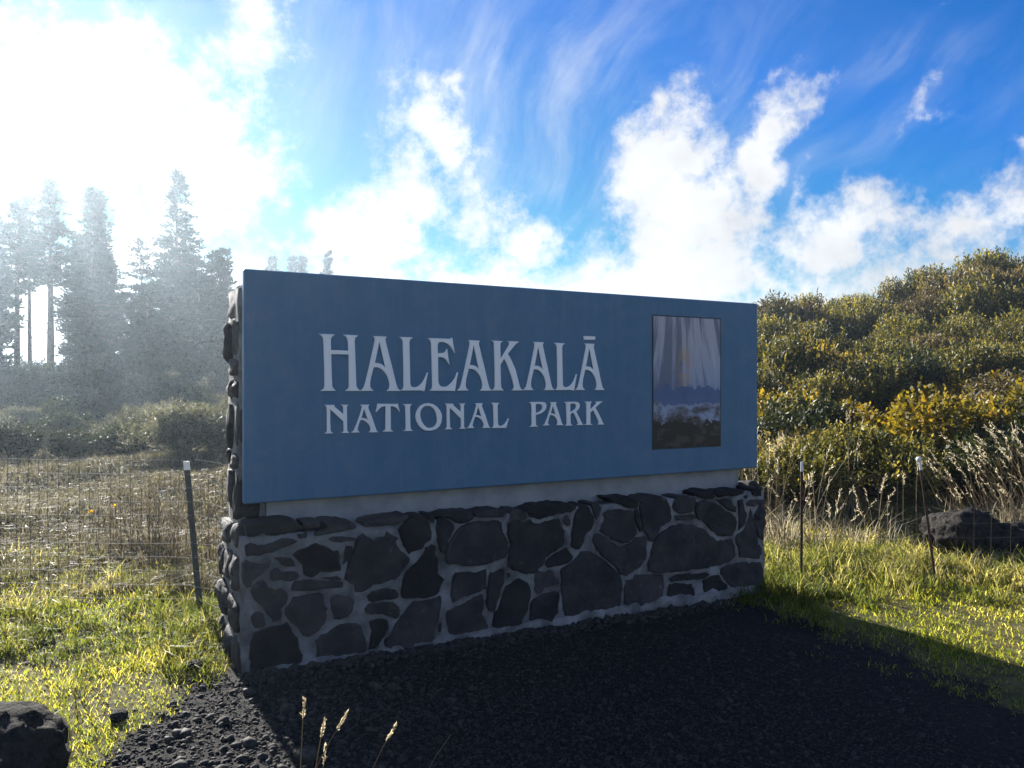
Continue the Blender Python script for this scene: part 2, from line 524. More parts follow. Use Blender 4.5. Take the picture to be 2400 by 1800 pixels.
M['lawn'] = mat_leaf('lawn_blades', [(0, (.05, .07, .012)), (.3, (.10, .12, .018)), (.6, (.17, .165, .025)), (.85, (.26, .22, .055)), (1, (.38, .32, .14))], .65, (1.0, 1.0, .42), 0, tgain=3.2)
M['tall'] = mat_leaf('tall_blades', [(0, (.05, .07, .015)), (.4, (.11, .125, .028)), (.7, (.24, .21, .085)), (1, (.42, .36, .20))], .55, (1.0, .97, .55), 0, tgain=2.1)
M['field'] = mat_leaf('field_blades', [(0, (.045, .046, .026)), (.4, (.095, .086, .052)), (.75, (.155, .138, .092)), (1, (.26, .235, .17))], .40, (1.0, .95, .75), 0, tgain=1.4)
M['reed'] = mat_leaf('reed', [(0, (.06, .050, .034)), (.5, (.13, .108, .074)), (1, (.24, .21, .15))], .35, (1.0, .95, .8), .15, tgain=1.3)
M['straw'] = mat_leaf('straw', [(0, (.17, .135, .085)), (.5, (.34, .295, .205)), (1, (.54, .49, .38))], .45, (1.0, .95, .8), .15, tgain=1.4)
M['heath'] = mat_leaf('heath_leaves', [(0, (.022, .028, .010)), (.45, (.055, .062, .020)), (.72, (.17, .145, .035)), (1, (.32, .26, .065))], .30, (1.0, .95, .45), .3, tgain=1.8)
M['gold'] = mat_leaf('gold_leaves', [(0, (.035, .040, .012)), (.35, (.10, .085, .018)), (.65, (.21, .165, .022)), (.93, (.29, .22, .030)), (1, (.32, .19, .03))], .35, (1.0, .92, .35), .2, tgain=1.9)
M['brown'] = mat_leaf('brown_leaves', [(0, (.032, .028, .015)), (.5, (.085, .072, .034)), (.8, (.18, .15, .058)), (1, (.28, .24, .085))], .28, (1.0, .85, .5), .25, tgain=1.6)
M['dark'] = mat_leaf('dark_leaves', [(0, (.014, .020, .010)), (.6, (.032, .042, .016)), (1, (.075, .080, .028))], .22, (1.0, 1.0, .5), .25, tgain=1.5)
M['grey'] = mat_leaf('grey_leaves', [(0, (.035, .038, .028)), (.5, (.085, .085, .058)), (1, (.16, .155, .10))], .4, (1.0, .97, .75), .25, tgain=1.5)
M['needles'] = mat_leaf('needles', [(0, (.016, .022, .012)), (1, (.034, .044, .022))], .10, (1.0, 1.0, .6), .15, spec=.05, rough=.9, tgain=1.2)
M['petal'] = mat_leaf('petals', [(0, (.75, .50, .03)), (1, (.85, .60, .05))], .35, (1.0, .9, .5), 0)

# outlines in millimetres on the wall: glyph shapes, letter boxes, face stones
GLYPHS={"H":[[[0,316],[84,315],[81,311],[71,305],[64,294],[62,281],[63,228],[163,226],[161,275],[157,291],[152,303],[142,311],[135,315],[218,314],[216,310],[206,305],[200,296],[198,280],[201,213],[206,73],[208,29],[213,18],[222,8],[229,2],[228,0],[146,0],[147,4],[159,11],[165,20],[166,34],[165,120],[164,205],[64,205],[68,73],[70,29],[74,18],[83,9],[92,3],[91,1],[8,1],[10,4],[21,10],[27,19],[28,39],[27,118],[23,255],[21,280],[19,295],[12,305],[4,311]]],"A":[[[77,314],[155,313],[153,309],[148,303],[148,289],[165,223],[188,140],[205,71],[215,35],[221,18],[230,8],[238,4],[237,0],[158,0],[159,4],[168,10],[172,21],[173,40],[170,56],[160,85],[145,106],[126,125],[103,135],[78,137],[72,117],[61,75],[57,49],[57,28],[62,15],[69,8],[77,4],[75,1],[0,1],[2,5],[11,10],[20,23],[27,44],[35,75],[50,133],[64,195],[79,259],[85,289],[85,301],[81,308]],[[111,285],[150,130],[138,144],[123,154],[106,159],[84,160],[99,226]]],"L":[[[0,316],[81,315],[78,311],[68,306],[61,297],[59,282],[61,197],[64,65],[65,41],[70,29],[79,23],[92,22],[108,25],[123,33],[139,49],[153,70],[171,110],[176,110],[166,65],[154,0],[149,0],[131,4],[5,4],[16,11],[22,20],[24,36],[23,173],[20,269],[19,290],[14,302],[5,310]]],"E":[[[0,315],[137,314],[148,317],[155,321],[158,321],[160,302],[167,262],[174,233],[171,230],[159,252],[145,269],[127,284],[105,293],[84,295],[70,291],[64,284],[61,272],[62,226],[81,227],[100,229],[113,237],[118,247],[122,254],[124,252],[129,212],[139,160],[135,158],[128,173],[116,190],[102,199],[86,204],[64,203],[65,128],[66,59],[69,44],[78,32],[92,26],[110,26],[127,30],[145,43],[164,63],[178,84],[190,113],[196,113],[186,71],[175,1],[171,0],[162,2],[10,3],[12,6],[21,12],[27,22],[28,39],[25,176],[21,279],[19,293],[12,305]]],"K":[[[0,310],[76,308],[74,304],[63,300],[59,288],[61,196],[113,271],[122,287],[123,299],[119,305],[110,309],[192,309],[189,305],[175,297],[157,280],[113,230],[136,194],[166,135],[183,78],[197,29],[204,14],[219,3],[218,0],[142,1],[144,4],[152,11],[156,21],[154,40],[142,81],[122,130],[104,171],[87,199],[61,163],[63,52],[65,24],[72,10],[84,2],[81,1],[3,1],[6,4],[17,12],[22,24],[22,129],[17,282],[16,297],[9,305]]],"macron":[[[0,24],[90,24],[90,3],[2,0]]],"n":[[[0,159],[56,158],[54,154],[57,147],[107,104],[106,140],[103,152],[93,159],[135,158],[133,155],[127,151],[125,142],[127,16],[130,8],[138,3],[137,0],[97,1],[100,4],[107,8],[108,17],[106,65],[31,135],[31,75],[33,19],[36,9],[47,3],[46,0],[1,0],[3,3],[11,7],[14,17],[13,118],[11,147],[7,154]]],"a":[[[53,158],[105,158],[103,154],[98,149],[99,139],[120,88],[138,35],[146,13],[151,6],[158,3],[155,0],[103,1],[105,4],[111,9],[113,22],[108,38],[97,53],[81,65],[68,71],[52,72],[43,48],[36,24],[37,13],[42,7],[49,4],[46,2],[0,2],[2,5],[12,10],[18,21],[34,57],[52,107],[62,144],[61,151]],[[74,136],[99,70],[88,78],[72,82],[58,83]]],"t":[[[10,163],[22,161],[119,159],[132,161],[136,142],[144,116],[141,113],[131,129],[119,139],[105,145],[88,147],[89,14],[93,8],[104,3],[101,0],[42,1],[45,5],[55,9],[58,17],[58,147],[47,147],[31,142],[19,133],[10,122],[4,115],[0,117],[7,142]]],"i":[[[0,158],[56,157],[52,153],[45,147],[43,135],[45,35],[47,15],[52,6],[61,3],[58,0],[4,1],[7,4],[16,8],[18,21],[15,127],[14,145],[9,152]]],"o":[[[80,164],[109,159],[135,143],[154,121],[166,96],[167,75],[164,51],[153,28],[132,10],[106,2],[82,0],[58,4],[36,17],[17,37],[4,64],[0,88],[4,111],[15,133],[33,151],[55,161]],[[74,149],[96,145],[116,130],[130,106],[136,76],[136,52],[128,33],[112,20],[90,17],[71,20],[52,36],[37,60],[29,87],[29,108],[34,127],[45,140],[58,147]]],"l":[[[0,158],[55,156],[51,152],[43,148],[42,135],[44,32],[48,18],[56,13],[74,13],[92,23],[106,40],[117,59],[121,56],[111,24],[102,0],[4,2],[7,6],[15,11],[17,27],[13,139],[9,150]]],"p":[[[0,155],[13,157],[93,157],[110,155],[122,146],[127,133],[123,115],[110,99],[90,86],[46,74],[47,18],[50,8],[64,3],[62,0],[5,0],[8,4],[17,8],[19,18],[17,117],[15,141],[9,150]],[[46,139],[49,143],[59,145],[79,144],[92,138],[97,128],[97,117],[92,107],[79,97],[46,84]]],"r":[[[0,153],[14,155],[88,155],[107,152],[117,144],[122,132],[117,114],[107,101],[93,92],[116,53],[136,17],[143,8],[151,5],[148,2],[99,2],[102,5],[109,9],[107,17],[95,46],[70,84],[48,74],[49,16],[54,7],[63,3],[60,0],[9,0],[12,3],[19,7],[22,14],[18,113],[16,141],[9,148]],[[46,138],[51,142],[61,144],[79,143],[92,136],[94,124],[91,112],[79,102],[47,86]]],"k":[[[0,155],[60,155],[57,151],[50,148],[48,138],[47,100],[84,130],[96,144],[93,151],[85,155],[145,155],[140,150],[127,144],[87,114],[112,78],[134,39],[149,10],[160,3],[157,0],[105,1],[109,5],[116,8],[112,26],[93,63],[68,98],[47,82],[48,13],[53,6],[65,3],[62,0],[3,1],[7,5],[17,8],[19,16],[17,110],[16,141],[10,150]]]}
LETTERS=[["H",400,629,1491,1807],["A",632,870,1490,1804],["L",867,1043,1488,1804],["E",1043,1239,1487,1808],["K",1467,1686,1489,1799],["macron",2150,2240,1823,1847],["n",428,566,1255,1414],["a",579,737,1254,1412],["t",723,867,1255,1418],["i",887,948,1255,1413],["o",965,1132,1252,1416],["l",1465,1586,1256,1414],["p",1735,1862,1258,1415],["r",1996,2147,1258,1413],["k",2154,2314,1258,1413],["A",1233,1467,1489,1797],["A",1692,1921,1490,1798],["L",1922,2095,1487,1796],["A",2084,2316,1490,1798],["n",1152,1289,1258,1412],["a",1299,1458,1259,1412],["a",1838,1990,1262,1412]]
STONES=[[[-5,796],[8,805],[60,812],[129,811],[170,815],[224,811],[250,800],[273,782],[292,767],[306,749],[260,747],[218,742],[170,735],[122,735],[97,740],[91,749],[57,749],[32,736],[-1,742],[-5,765]],[[286,786],[332,788],[382,784],[387,765],[372,752],[332,747],[309,751],[292,769]],[[388,783],[439,787],[507,778],[562,762],[582,741],[576,732],[507,724],[439,717],[382,711],[348,712],[347,726],[378,743],[405,749],[419,764]],[[255,729],[310,734],[307,713],[299,705],[273,704],[261,715]],[[-11,673],[-8,692],[20,708],[41,691],[91,687],[132,700],[176,712],[208,712],[234,705],[261,691],[224,675],[170,657],[126,646],[79,636],[35,636],[-5,640]],[[422,683],[449,696],[500,696],[552,686],[582,675],[569,667],[535,664],[490,662],[449,666]],[[231,625],[257,639],[292,651],[332,667],[358,671],[398,657],[432,637],[452,618],[480,617],[486,568],[493,526],[492,505],[459,505],[405,505],[382,514],[365,501],[338,486],[309,498],[291,513],[289,556],[273,578],[247,600]],[[133,614],[170,615],[224,604],[237,588],[250,559],[224,557],[195,565],[173,579],[160,597]],[[115,537],[132,558],[154,560],[167,544],[186,535],[234,536],[257,525],[270,506],[260,491],[227,483],[176,494],[145,495],[129,493],[118,508]],[[-29,605],[-5,621],[32,600],[57,592],[91,587],[113,605],[122,601],[113,570],[82,541],[45,520],[17,501],[23,478],[-5,475],[-23,506],[-26,570]],[[234,464],[247,479],[292,477],[355,474],[422,457],[473,448],[504,441],[507,427],[504,412],[473,414],[388,423],[306,422],[260,425],[227,432]],[[378,479],[432,478],[476,479],[500,463],[497,455],[439,459],[405,470]],[[523,640],[555,635],[562,614],[552,574],[535,556],[507,540],[504,545],[512,592]],[[28,473],[51,497],[85,504],[97,485],[107,464],[145,445],[173,454],[205,422],[210,394],[202,369],[189,351],[170,341],[183,313],[176,288],[157,276],[132,275],[126,295],[94,332],[82,356],[60,382],[35,411],[25,428]],[[23,323],[41,343],[66,341],[85,327],[88,294],[97,270],[82,260],[41,258],[28,284],[20,307]],[[195,340],[224,369],[237,394],[266,395],[306,399],[338,402],[375,402],[395,391],[403,351],[422,309],[412,290],[419,262],[405,231],[375,202],[342,184],[312,172],[286,183],[270,212],[250,238],[227,261],[205,290],[194,305]],[[435,350],[446,373],[473,379],[514,364],[562,340],[569,322],[562,293],[552,267],[524,250],[486,242],[456,250],[449,281],[439,306]],[[17,183],[38,238],[72,242],[119,254],[176,255],[205,264],[227,234],[234,207],[260,174],[266,127],[286,81],[283,48],[260,26],[208,25],[145,27],[82,31],[26,54],[14,104]],[[350,143],[382,171],[422,171],[456,200],[490,212],[559,211],[608,190],[618,155],[636,118],[640,66],[633,22],[576,15],[490,19],[422,24],[363,31],[362,88]],[[659,202],[702,210],[763,194],[769,151],[745,113],[709,63],[680,41],[655,52],[662,112],[673,145],[662,174]],[[627,757],[637,763],[709,774],[789,780],[870,782],[888,772],[870,756],[851,743],[811,733],[727,730],[637,732],[627,738]],[[862,740],[900,758],[941,771],[979,771],[998,755],[1014,724],[1019,702],[1031,669],[1025,623],[991,605],[975,578],[941,567],[907,565],[888,555],[870,588],[851,625],[833,662],[822,705],[833,715]],[[1012,767],[1052,765],[1046,746],[1041,721],[1021,727]],[[1064,748],[1103,747],[1134,730],[1162,707],[1174,681],[1158,646],[1138,604],[1126,562],[1107,535],[1087,545],[1076,582],[1068,636],[1056,691]],[[1072,760],[1122,769],[1202,770],[1282,770],[1299,747],[1295,722],[1262,704],[1214,701],[1178,711],[1138,744],[1103,754]],[[1307,754],[1365,764],[1448,769],[1495,761],[1529,743],[1495,720],[1406,725],[1336,729],[1307,737]],[[1218,688],[1282,701],[1336,709],[1406,701],[1469,699],[1490,683],[1500,625],[1546,553],[1541,501],[1520,469],[1448,454],[1381,439],[1282,441],[1226,451],[1182,469],[1134,471],[1119,494],[1119,534],[1130,576],[1162,631],[1194,668]],[[599,685],[623,699],[645,680],[684,649],[709,667],[745,669],[756,697],[789,677],[825,656],[811,636],[818,611],[840,577],[874,553],[894,529],[888,505],[855,470],[833,438],[811,420],[767,415],[727,406],[680,405],[620,374],[578,380],[571,418],[546,431],[515,456],[526,519],[536,558],[560,593],[571,633],[578,666]],[[1029,597],[1052,591],[1048,538],[1072,510],[1070,474],[1070,421],[1087,404],[1113,383],[1091,353],[1079,315],[1044,294],[1006,289],[949,295],[907,300],[855,309],[840,335],[844,366],[851,411],[862,438],[892,466],[930,497],[960,526],[981,545],[991,583]],[[641,349],[673,372],[727,378],[770,377],[811,362],[825,335],[818,315],[774,309],[727,313],[673,310],[652,320]],[[627,276],[648,300],[702,303],[756,303],[800,290],[829,268],[838,235],[829,205],[811,194],[763,218],[709,240],[637,250]],[[888,260],[915,281],[968,281],[1037,279],[1083,291],[1093,271],[1087,218],[1079,169],[1060,121],[1041,63],[1060,46],[1060,28],[1006,26],[960,23],[915,19],[855,19],[800,24],[745,49],[749,88],[778,105],[807,163],[833,191],[862,221]],[[1076,126],[1091,127],[1089,81],[1072,82]],[[1166,382],[1182,412],[1250,412],[1344,403],[1385,411],[1383,355],[1381,292],[1340,286],[1282,275],[1218,262],[1162,240],[1152,282],[1158,335]],[[1122,177],[1130,194],[1182,216],[1242,226],[1303,251],[1356,266],[1369,216],[1360,180],[1350,144],[1381,103],[1398,63],[1389,50],[1323,49],[1262,36],[1222,35],[1154,42],[1138,73],[1126,122]],[[1414,389],[1469,397],[1507,415],[1508,363],[1507,310],[1482,272],[1448,198],[1437,151],[1402,156],[1389,191],[1381,214],[1391,269],[1402,342]],[[1522,292],[1556,303],[1591,325],[1630,322],[1669,300],[1687,271],[1693,240],[1685,183],[1678,134],[1652,92],[1634,64],[1630,38],[1591,21],[1543,15],[1445,21],[1429,68],[1433,142],[1462,157],[1483,207],[1505,256]],[[1722,336],[1749,364],[1785,348],[1853,348],[1869,311],[1899,295],[1901,264],[1853,254],[1785,253],[1780,228],[1767,215],[1736,221],[1720,252],[1718,298]],[[1713,187],[1758,200],[1785,212],[1830,214],[1901,211],[1903,166],[1896,116],[1899,72],[1867,57],[1848,29],[1807,15],[1758,21],[1696,36],[1685,57],[1689,106],[1696,163]],[[1922,304],[1917,354],[1954,365],[2006,393],[2063,447],[2110,450],[2159,428],[2232,388],[2306,323],[2361,272],[2386,224],[2394,166],[2386,109],[2384,40],[2356,32],[2306,51],[2266,32],[2159,33],[2063,25],[1973,22],[1945,46],[1936,91],[1929,123],[1929,170],[1917,226],[1924,269]],[[1524,371],[1543,369],[1554,345],[1526,346]],[[1543,741],[1565,758],[1617,758],[1656,732],[1667,712],[1663,693],[1625,681],[1586,682],[1543,694],[1552,721]],[[1643,744],[1718,758],[1785,772],[1876,769],[1968,762],[2029,750],[2027,726],[1987,709],[1899,712],[1830,695],[1762,679],[1722,694],[1687,701],[1676,723]],[[1528,663],[1539,683],[1595,674],[1660,680],[1687,689],[1718,665],[1758,654],[1798,666],[1853,673],[1899,679],[1915,645],[1931,608],[1959,586],[1961,530],[1952,498],[1903,479],[1844,458],[1807,435],[1789,392],[1758,374],[1718,343],[1665,345],[1625,364],[1565,388],[1528,410],[1539,477],[1554,540],[1528,610]],[[1940,686],[1964,692],[1987,658],[1985,623],[1959,621],[1931,655]],[[2063,747],[2091,753],[2130,726],[2154,684],[2171,639],[2163,603],[2125,570],[2091,530],[2082,491],[2053,462],[2020,467],[1987,496],[1992,559],[1999,598],[2015,656],[2029,706]],[[2144,753],[2197,753],[2227,719],[2224,686],[2207,660],[2183,641],[2166,687],[2151,728]],[[1798,395],[1817,424],[1857,447],[1913,472],[1957,487],[1975,462],[2006,423],[1994,399],[1945,381],[1876,375],[1821,371]],[[2242,678],[2286,698],[2359,699],[2428,686],[2479,673],[2494,621],[2511,563],[2511,528],[2476,497],[2442,470],[2393,470],[2337,492],[2280,529],[2214,567],[2231,606],[2258,640]],[[2359,775],[2450,777],[2520,754],[2523,702],[2450,699],[2393,721],[2320,750],[2292,779]],[[2176,552],[2208,554],[2264,526],[2337,471],[2393,447],[2462,461],[2508,498],[2585,498],[2608,456],[2599,419],[2608,394],[2599,344],[2549,293],[2479,264],[2428,247],[2376,262],[2359,296],[2320,337],[2247,391],[2181,461],[2159,513]],[[2538,748],[2585,763],[2644,769],[2722,761],[2771,736],[2795,691],[2807,613],[2801,580],[2758,565],[2716,554],[2710,531],[2674,473],[2650,454],[2620,469],[2608,503],[2573,539],[2555,615],[2540,696]],[[2500,671],[2523,693],[2535,655],[2543,598],[2561,545],[2546,532],[2520,581]],[[2832,698],[2857,744],[2932,744],[3027,735],[3036,702],[3020,659],[3001,627],[2944,625],[2888,625],[2851,644],[2826,674]],[[2820,616],[2907,615],[3020,611],[3030,585],[2970,578],[2925,575],[2844,584]],[[3046,697],[3123,703],[3195,686],[3268,655],[3322,611],[3389,581],[3420,555],[3430,517],[3420,462],[3389,424],[3308,427],[3255,432],[3176,494],[3117,549],[3046,584],[3024,630]],[[3046,760],[3123,775],[3215,764],[3215,719],[3182,706],[3091,718],[3049,731]],[[3228,738],[3288,759],[3403,761],[3513,749],[3486,720],[3389,714],[3295,718],[3255,711]],[[3225,702],[3268,698],[3322,704],[3376,680],[3389,656],[3420,634],[3420,596],[3362,611],[3315,639],[3275,667]],[[2638,391],[2674,461],[2722,511],[2807,546],[2900,557],[2995,542],[3091,509],[3143,475],[3182,436],[3248,400],[3383,402],[3413,341],[3420,280],[3389,253],[3288,229],[3123,218],[2976,220],[2869,223],[2746,232],[2656,243],[2611,258],[2617,328]],[[3441,678],[3479,685],[3492,628],[3524,575],[3524,534],[3489,484],[3448,457],[3448,540],[3441,607]],[[3569,607],[3590,554],[3611,475],[3633,370],[3650,265],[3650,229],[3562,244],[3458,263],[3451,312],[3424,391],[3437,430],[3496,457],[3545,522]],[[3520,652],[3562,672],[3633,674],[3711,663],[3711,627],[3654,629],[3583,626],[3527,636]],[[3611,563],[3661,579],[3715,578],[3718,518],[3668,512],[3618,531]],[[3576,760],[3633,764],[3675,738],[3672,697],[3618,696],[3583,709]],[[3499,709],[3541,711],[3527,687],[3503,694]],[[3629,505],[3704,501],[3704,457],[3693,364],[3647,384],[3626,453]],[[2428,218],[2491,217],[2503,244],[2602,239],[2722,227],[2746,215],[2752,135],[2734,76],[2686,54],[2668,18],[2567,27],[2428,33],[2416,94],[2410,155]],[[2801,187],[2857,202],[2963,201],[3059,190],[3136,191],[3176,169],[3123,148],[3027,150],[2900,160],[2814,161]],[[2801,144],[2888,142],[2995,124],[3020,87],[3027,32],[2963,21],[2907,19],[2844,18],[2795,20],[2771,42],[2783,84]],[[3104,135],[3189,160],[3255,159],[3288,110],[3339,59],[3325,43],[3275,45],[3215,32],[3169,23],[3136,8],[3117,55]],[[3275,199],[3335,215],[3458,224],[3513,226],[3548,201],[3583,213],[3668,203],[3682,148],[3675,66],[3640,8],[3527,12],[3424,10],[3383,36],[3329,98],[3275,159]]]

# ------------------------------------------------------------------ ground sheet
def axis(lo, hi, fine_lo, fine_hi, step, grow=1.16):
    a = list(np.arange(fine_lo, fine_hi + 1e-6, step))
    s, v = step, fine_hi
    while v < hi:
        s *= grow; v = min(v + s, hi); a.append(v)
    s, v = step, fine_lo
    while v > lo:
        s *= grow; v = max(v - s, lo); a.insert(0, v)
    return np.array(a)


gx = axis(-400, 400, -4.0, 6.0, 0.07)
gy = axis(-60, 400, 2.0, 9.0, 0.07)
X, Y = np.meshgrid(gx, gy)
Z = ground_z(X, Y)
nx, ny = len(gx), len(gy)
idx = np.arange(nx * ny).reshape(ny, nx)
gf = np.stack([idx[:-1, :-1], idx[:-1, 1:], idx[1:, 1:], idx[1:, :-1]], -1).reshape(-1, 4)
me = np_mesh('ground', np.stack([X, Y, Z], -1).reshape(-1, 3), gf, None, True)
for nm, arr in (('gravel', gravel_mask(X, Y)), ('far', sstep(Y, 5.5, 8.5) * sstep(-X, -1.5, .5))):
    at = me.attributes.new(nm, 'FLOAT', 'POINT')
    at.data.foreach_set('value', arr.astype(np.float32).ravel())
tag(link('ground', me, mat=M['soil']), kind='structure')

# ------------------------------------------------------------------ the sign
# wall coordinates: s along the sign from its left end, o out towards the road, z up
P0 = Vector((-1.419, 4.061, 0))
DV = Vector((0.8791, 0.4766, 0)).normalized()
NV = Vector((DV.y, -DV.x, 0))
SIGN_ROT = math.atan2(DV.y, DV.x)


def wl(s, o, z):                       # local frame of the sign: x = s, y = -o
    return (s, -o, z)


sign = empty('entrance_sign', P0, SIGN_ROT)
tag(sign, 'long slate blue entrance sign with raised white lettering on a dark lava stone wall', 'sign')


def box_bm(bm, s0, s1, o0, o1, z0, z1):
    vs_ = [bm.verts.new(wl(s, o, z)) for z in (z0, z1) for o in (o1, o0) for s in (s0, s1)]
    for f in ((0, 1, 5, 4), (2, 6, 7, 3), (0, 4, 6, 2), (1, 3, 7, 5), (4, 5, 7, 6), (0, 2, 3, 1)):
        bm.faces.new([vs_[i] for i in f])


def bm_obj(name, bm, mat, parent, smooth=False, bevel=0.0, seg=2):
    bmesh.ops.recalc_face_normals(bm, faces=bm.faces)
    if bevel:
        bmesh.ops.bevel(bm, geom=list(bm.edges), offset=bevel, segments=seg, affect='EDGES', profile=.5)
    me_ = bpy.data.meshes.new(name)
    bm.to_mesh(me_); bm.free()
    if smooth:
        for p in me_.polygons:
            p.use_smooth = True
    return link(name, me_, parent, mat)


def rough_block(name, s0, s1, o0, o1, z0, z1, mat, parent, amp, step=.06, seed=0.0):
    """a mortar mass: subdivided box with an uneven surface"""
    bm = bmesh.new()
    box_bm(bm, s0, s1, o0, o1, z0, z1)
    bmesh.ops.recalc_face_normals(bm, faces=bm.faces)
    while True:
        es = [e for e in bm.edges if e.calc_length() > step * 1.5]
        if not es:
            break
        bmesh.ops.subdivide_edges(bm, edges=es, cuts=1, use_grid_fill=True)
        if len(bm.verts) > 30000:
            break
    bm.normal_update()
    for v in bm.verts:
        d = mnoise.noise(v.co * 9 + Vector((seed, 0, 0))) + .6 * mnoise.noise(v.co * 23 + Vector((0, seed, 3)))
        v.co += v.normal * d * amp
    return bm_obj(name, bm, mat, parent, True)


# panel
bm = bmesh.new()
box_bm(bm, 0, 3.741, -.055, 0, .892, 2.142)
panel = bm_obj('panel', bm, M['panel'], sign, False, .011, 3)
tag(panel, 'slate blue painted panel with white letters and a picture plate')


def glyph_obj(gk, s0, s1, z0, z1):
    polys = GLYPHS[gk]
    gw = max(p[0] for p in polys[0]); gh = max(p[1] for p in polys[0])
    cu = bpy.data.curves.new('letter', 'CURVE')
    cu.dimensions = '2D'
    cu.fill_mode = 'BOTH'
    for poly in polys:
        sp_ = cu.splines.new('POLY')
        sp_.points.add(len(poly) - 1)
        for i, (a, b) in enumerate(poly):
            sp_.points[i].co = (a / gw * (s1 - s0) / 1000.0, b / gh * (z1 - z0) / 1000.0, 0, 1)
        sp_.use_cyclic_u = True
    cu.extrude = .0045
    cu.bevel_depth = .0016
    cu.bevel_resolution = 0
    cu.offset = -.0012
    tmp = bpy.data.objects.new('tmp_letter', cu)
    COL.objects.link(tmp)
    dg = bpy.context.evaluated_depsgraph_get()
    me_ = bpy.data.meshes.new_from_object(tmp.evaluated_get(dg))
    bpy.data.objects.remove(tmp)
    bpy.data.curves.remove(cu)
    me_.name = 'letter'
    me_.materials.clear()
    # curve lies in XY: stand it up so that Y -> z and Z -> out of the panel
    me_.transform(Matrix(((1, 0, 0, s0 / 1000.0), (0, 0, -1, -.0055), (0, 1, 0, z0 / 1000.0), (0, 0, 0, 1))))
    return link('macron' if gk == 'macron' else 'letter', me_, panel, M['letter'])


for L_ in LETTERS:
    glyph_obj(L_[0], *L_[1:])

# picture plate let into the panel, thin dark frame line round it
bm = bmesh.new()
box_bm(bm, 2.726, 3.364, -.012, .0045, 1.071, 2.015)
bm_obj('plate_frame', bm, M['post_green'], panel, False, .001, 1)
bm = bmesh.new()
box_bm(bm, 2.735, 3.355, -.01, .007, 1.080, 2.006)
plate = bm_obj('picture_plate', bm, M['plate'], panel, False, .002, 1)
tag(plate, 'tall painted plate with pale light above blue mist and dark rocks')

# concrete core that carries the panel
conc = rough_block('concrete_band', .13, 3.60, -.30, -.058, .60, 2.03, M['concrete'], sign, .0012, .14, 3.0)
# mortar bodies of the stone wall: low front plinth and the tall back
plinth = rough_block('wall_base', -.028, 3.715, -.60, .090, -.25, .735, M['mortar'], sign, .009, .05, 1.0)
back = rough_block('wall_back', .13, 3.58, -.45, -.31, .70, 2.06, M['mortar'], sign, .010, .08, 2.0)
# spilled mortar footing along the ground
foot = rough_block('mortar_footing', .10, 3.60, .05, .118, -.30, .050, M['mortar'], sign, .034, .035, 5.0)


def resample(poly, step=26.0, jit=3.0):
    out = []
    k = len(poly)
    for i in range(k):
        a, b = np.array(poly[i], float), np.array(poly[(i + 1) % k], float)
        d = np.linalg.norm(b - a)
        m_ = max(1, int(round(d / step)))
        for j in range(m_):
            q = a + (b - a) * j / m_
            out.append(q + rng.normal(0, jit if j else jit * .5, 2))
    return np.array(out)


def face_stone(poly):
    pts = resample(poly) / 1000.0
    if np.sum(pts[:, 0] * np.roll(pts[:, 1], -1) - np.roll(pts[:, 0], -1) * pts[:, 1]) < 0:
        pts = pts[::-1]
    c = pts.mean(0)
    k = len(pts)
    big_ = np.ptp(pts, axis=0).min()
    tilt = rng.normal(0, .035, 2)
    top = pts[:, 1].max() > .72
    verts, faces = [], []
    rings = [(1.0, -.03 if not top else -.14, 0), (1.0, .095, .0), (.988, .101, 1), (1 - .012 / max(big_, .06) * 1.5, .106, 1)]
    for sc_, o_, til in rings:
        for q in pts:
            p = c + (q - c) * sc_
            o = o_ + til * (float(np.dot(p - c, tilt)) + rng.normal(0, .0022))
            verts.append(wl(p[0], o, p[1]))
    for r in range(len(rings) - 1):
        for i in range(k):
            j = (i + 1) % k
            faces.append((r * k + i, r * k + j, (r + 1) * k + j, (r + 1) * k + i))
    faces.append(tuple((len(rings) - 1) * k + i for i in range(k)))
    me_ = py_mesh('stone', verts, faces)
    return me_


for poly in STONES:
    link('stone', face_stone(poly), plinth, M['basalt'])


def rock_mesh(name, size, sub=2, amp=.22, freq=1.3, seed=0.0, square=.35, smooth=False):
    bm = bmesh.new()
    bmesh.ops.create_icosphere(bm, subdivisions=sub, radius=1.0)
    for v in bm.verts:
        d = v.co.normalized()
        mx = max(abs(d.x), abs(d.y), abs(d.z))
        r = (1 - square) + square / mx
        r *= 1 + amp * mnoise.noise(d * freq + Vector((seed, seed * .7, -seed))) + amp * .45 * mnoise.noise(d * freq * 3 + Vector((-seed, 2, seed)))
        v.co = Vector((d.x * size[0], d.y * size[1], d.z * size[2])) * r
    me_ = bpy.data.meshes.new(name)
    bm.to_mesh(me_); bm.free()
    if smooth:
        for p in me_.polygons:
            p.use_smooth = True
    return me_


def end_stones(s_face, sgn, rows, parent, seed):
    """rough stones bedded in an end of the wall; rows: (z0, z1, [(o0, o1, how far it stands out)])"""
    k = seed
    for z0, z1, cols in rows:
        for o0, o1, out in cols:
            k += 1.7
            h, d_ = (z1 - z0) / 2, (o1 - o0) / 2
            j = lambda a_: random.uniform(-a_, a_)
            me_ = rock_mesh('stone', (.058 + out * random.uniform(.4, .9), d_ * random.uniform(.84, .98), h * random.uniform(.86, 1.0)), 3, .24, 1.7, k, .60, True)
            o_ = link('stone', me_, parent, M['basalt'], wl(s_face - sgn * .025, (o0 + o1) / 2 + j(.02), (z0 + z1) / 2 + j(.015)))
            o_.rotation_euler = (j(.18), j(.10), j(.12))


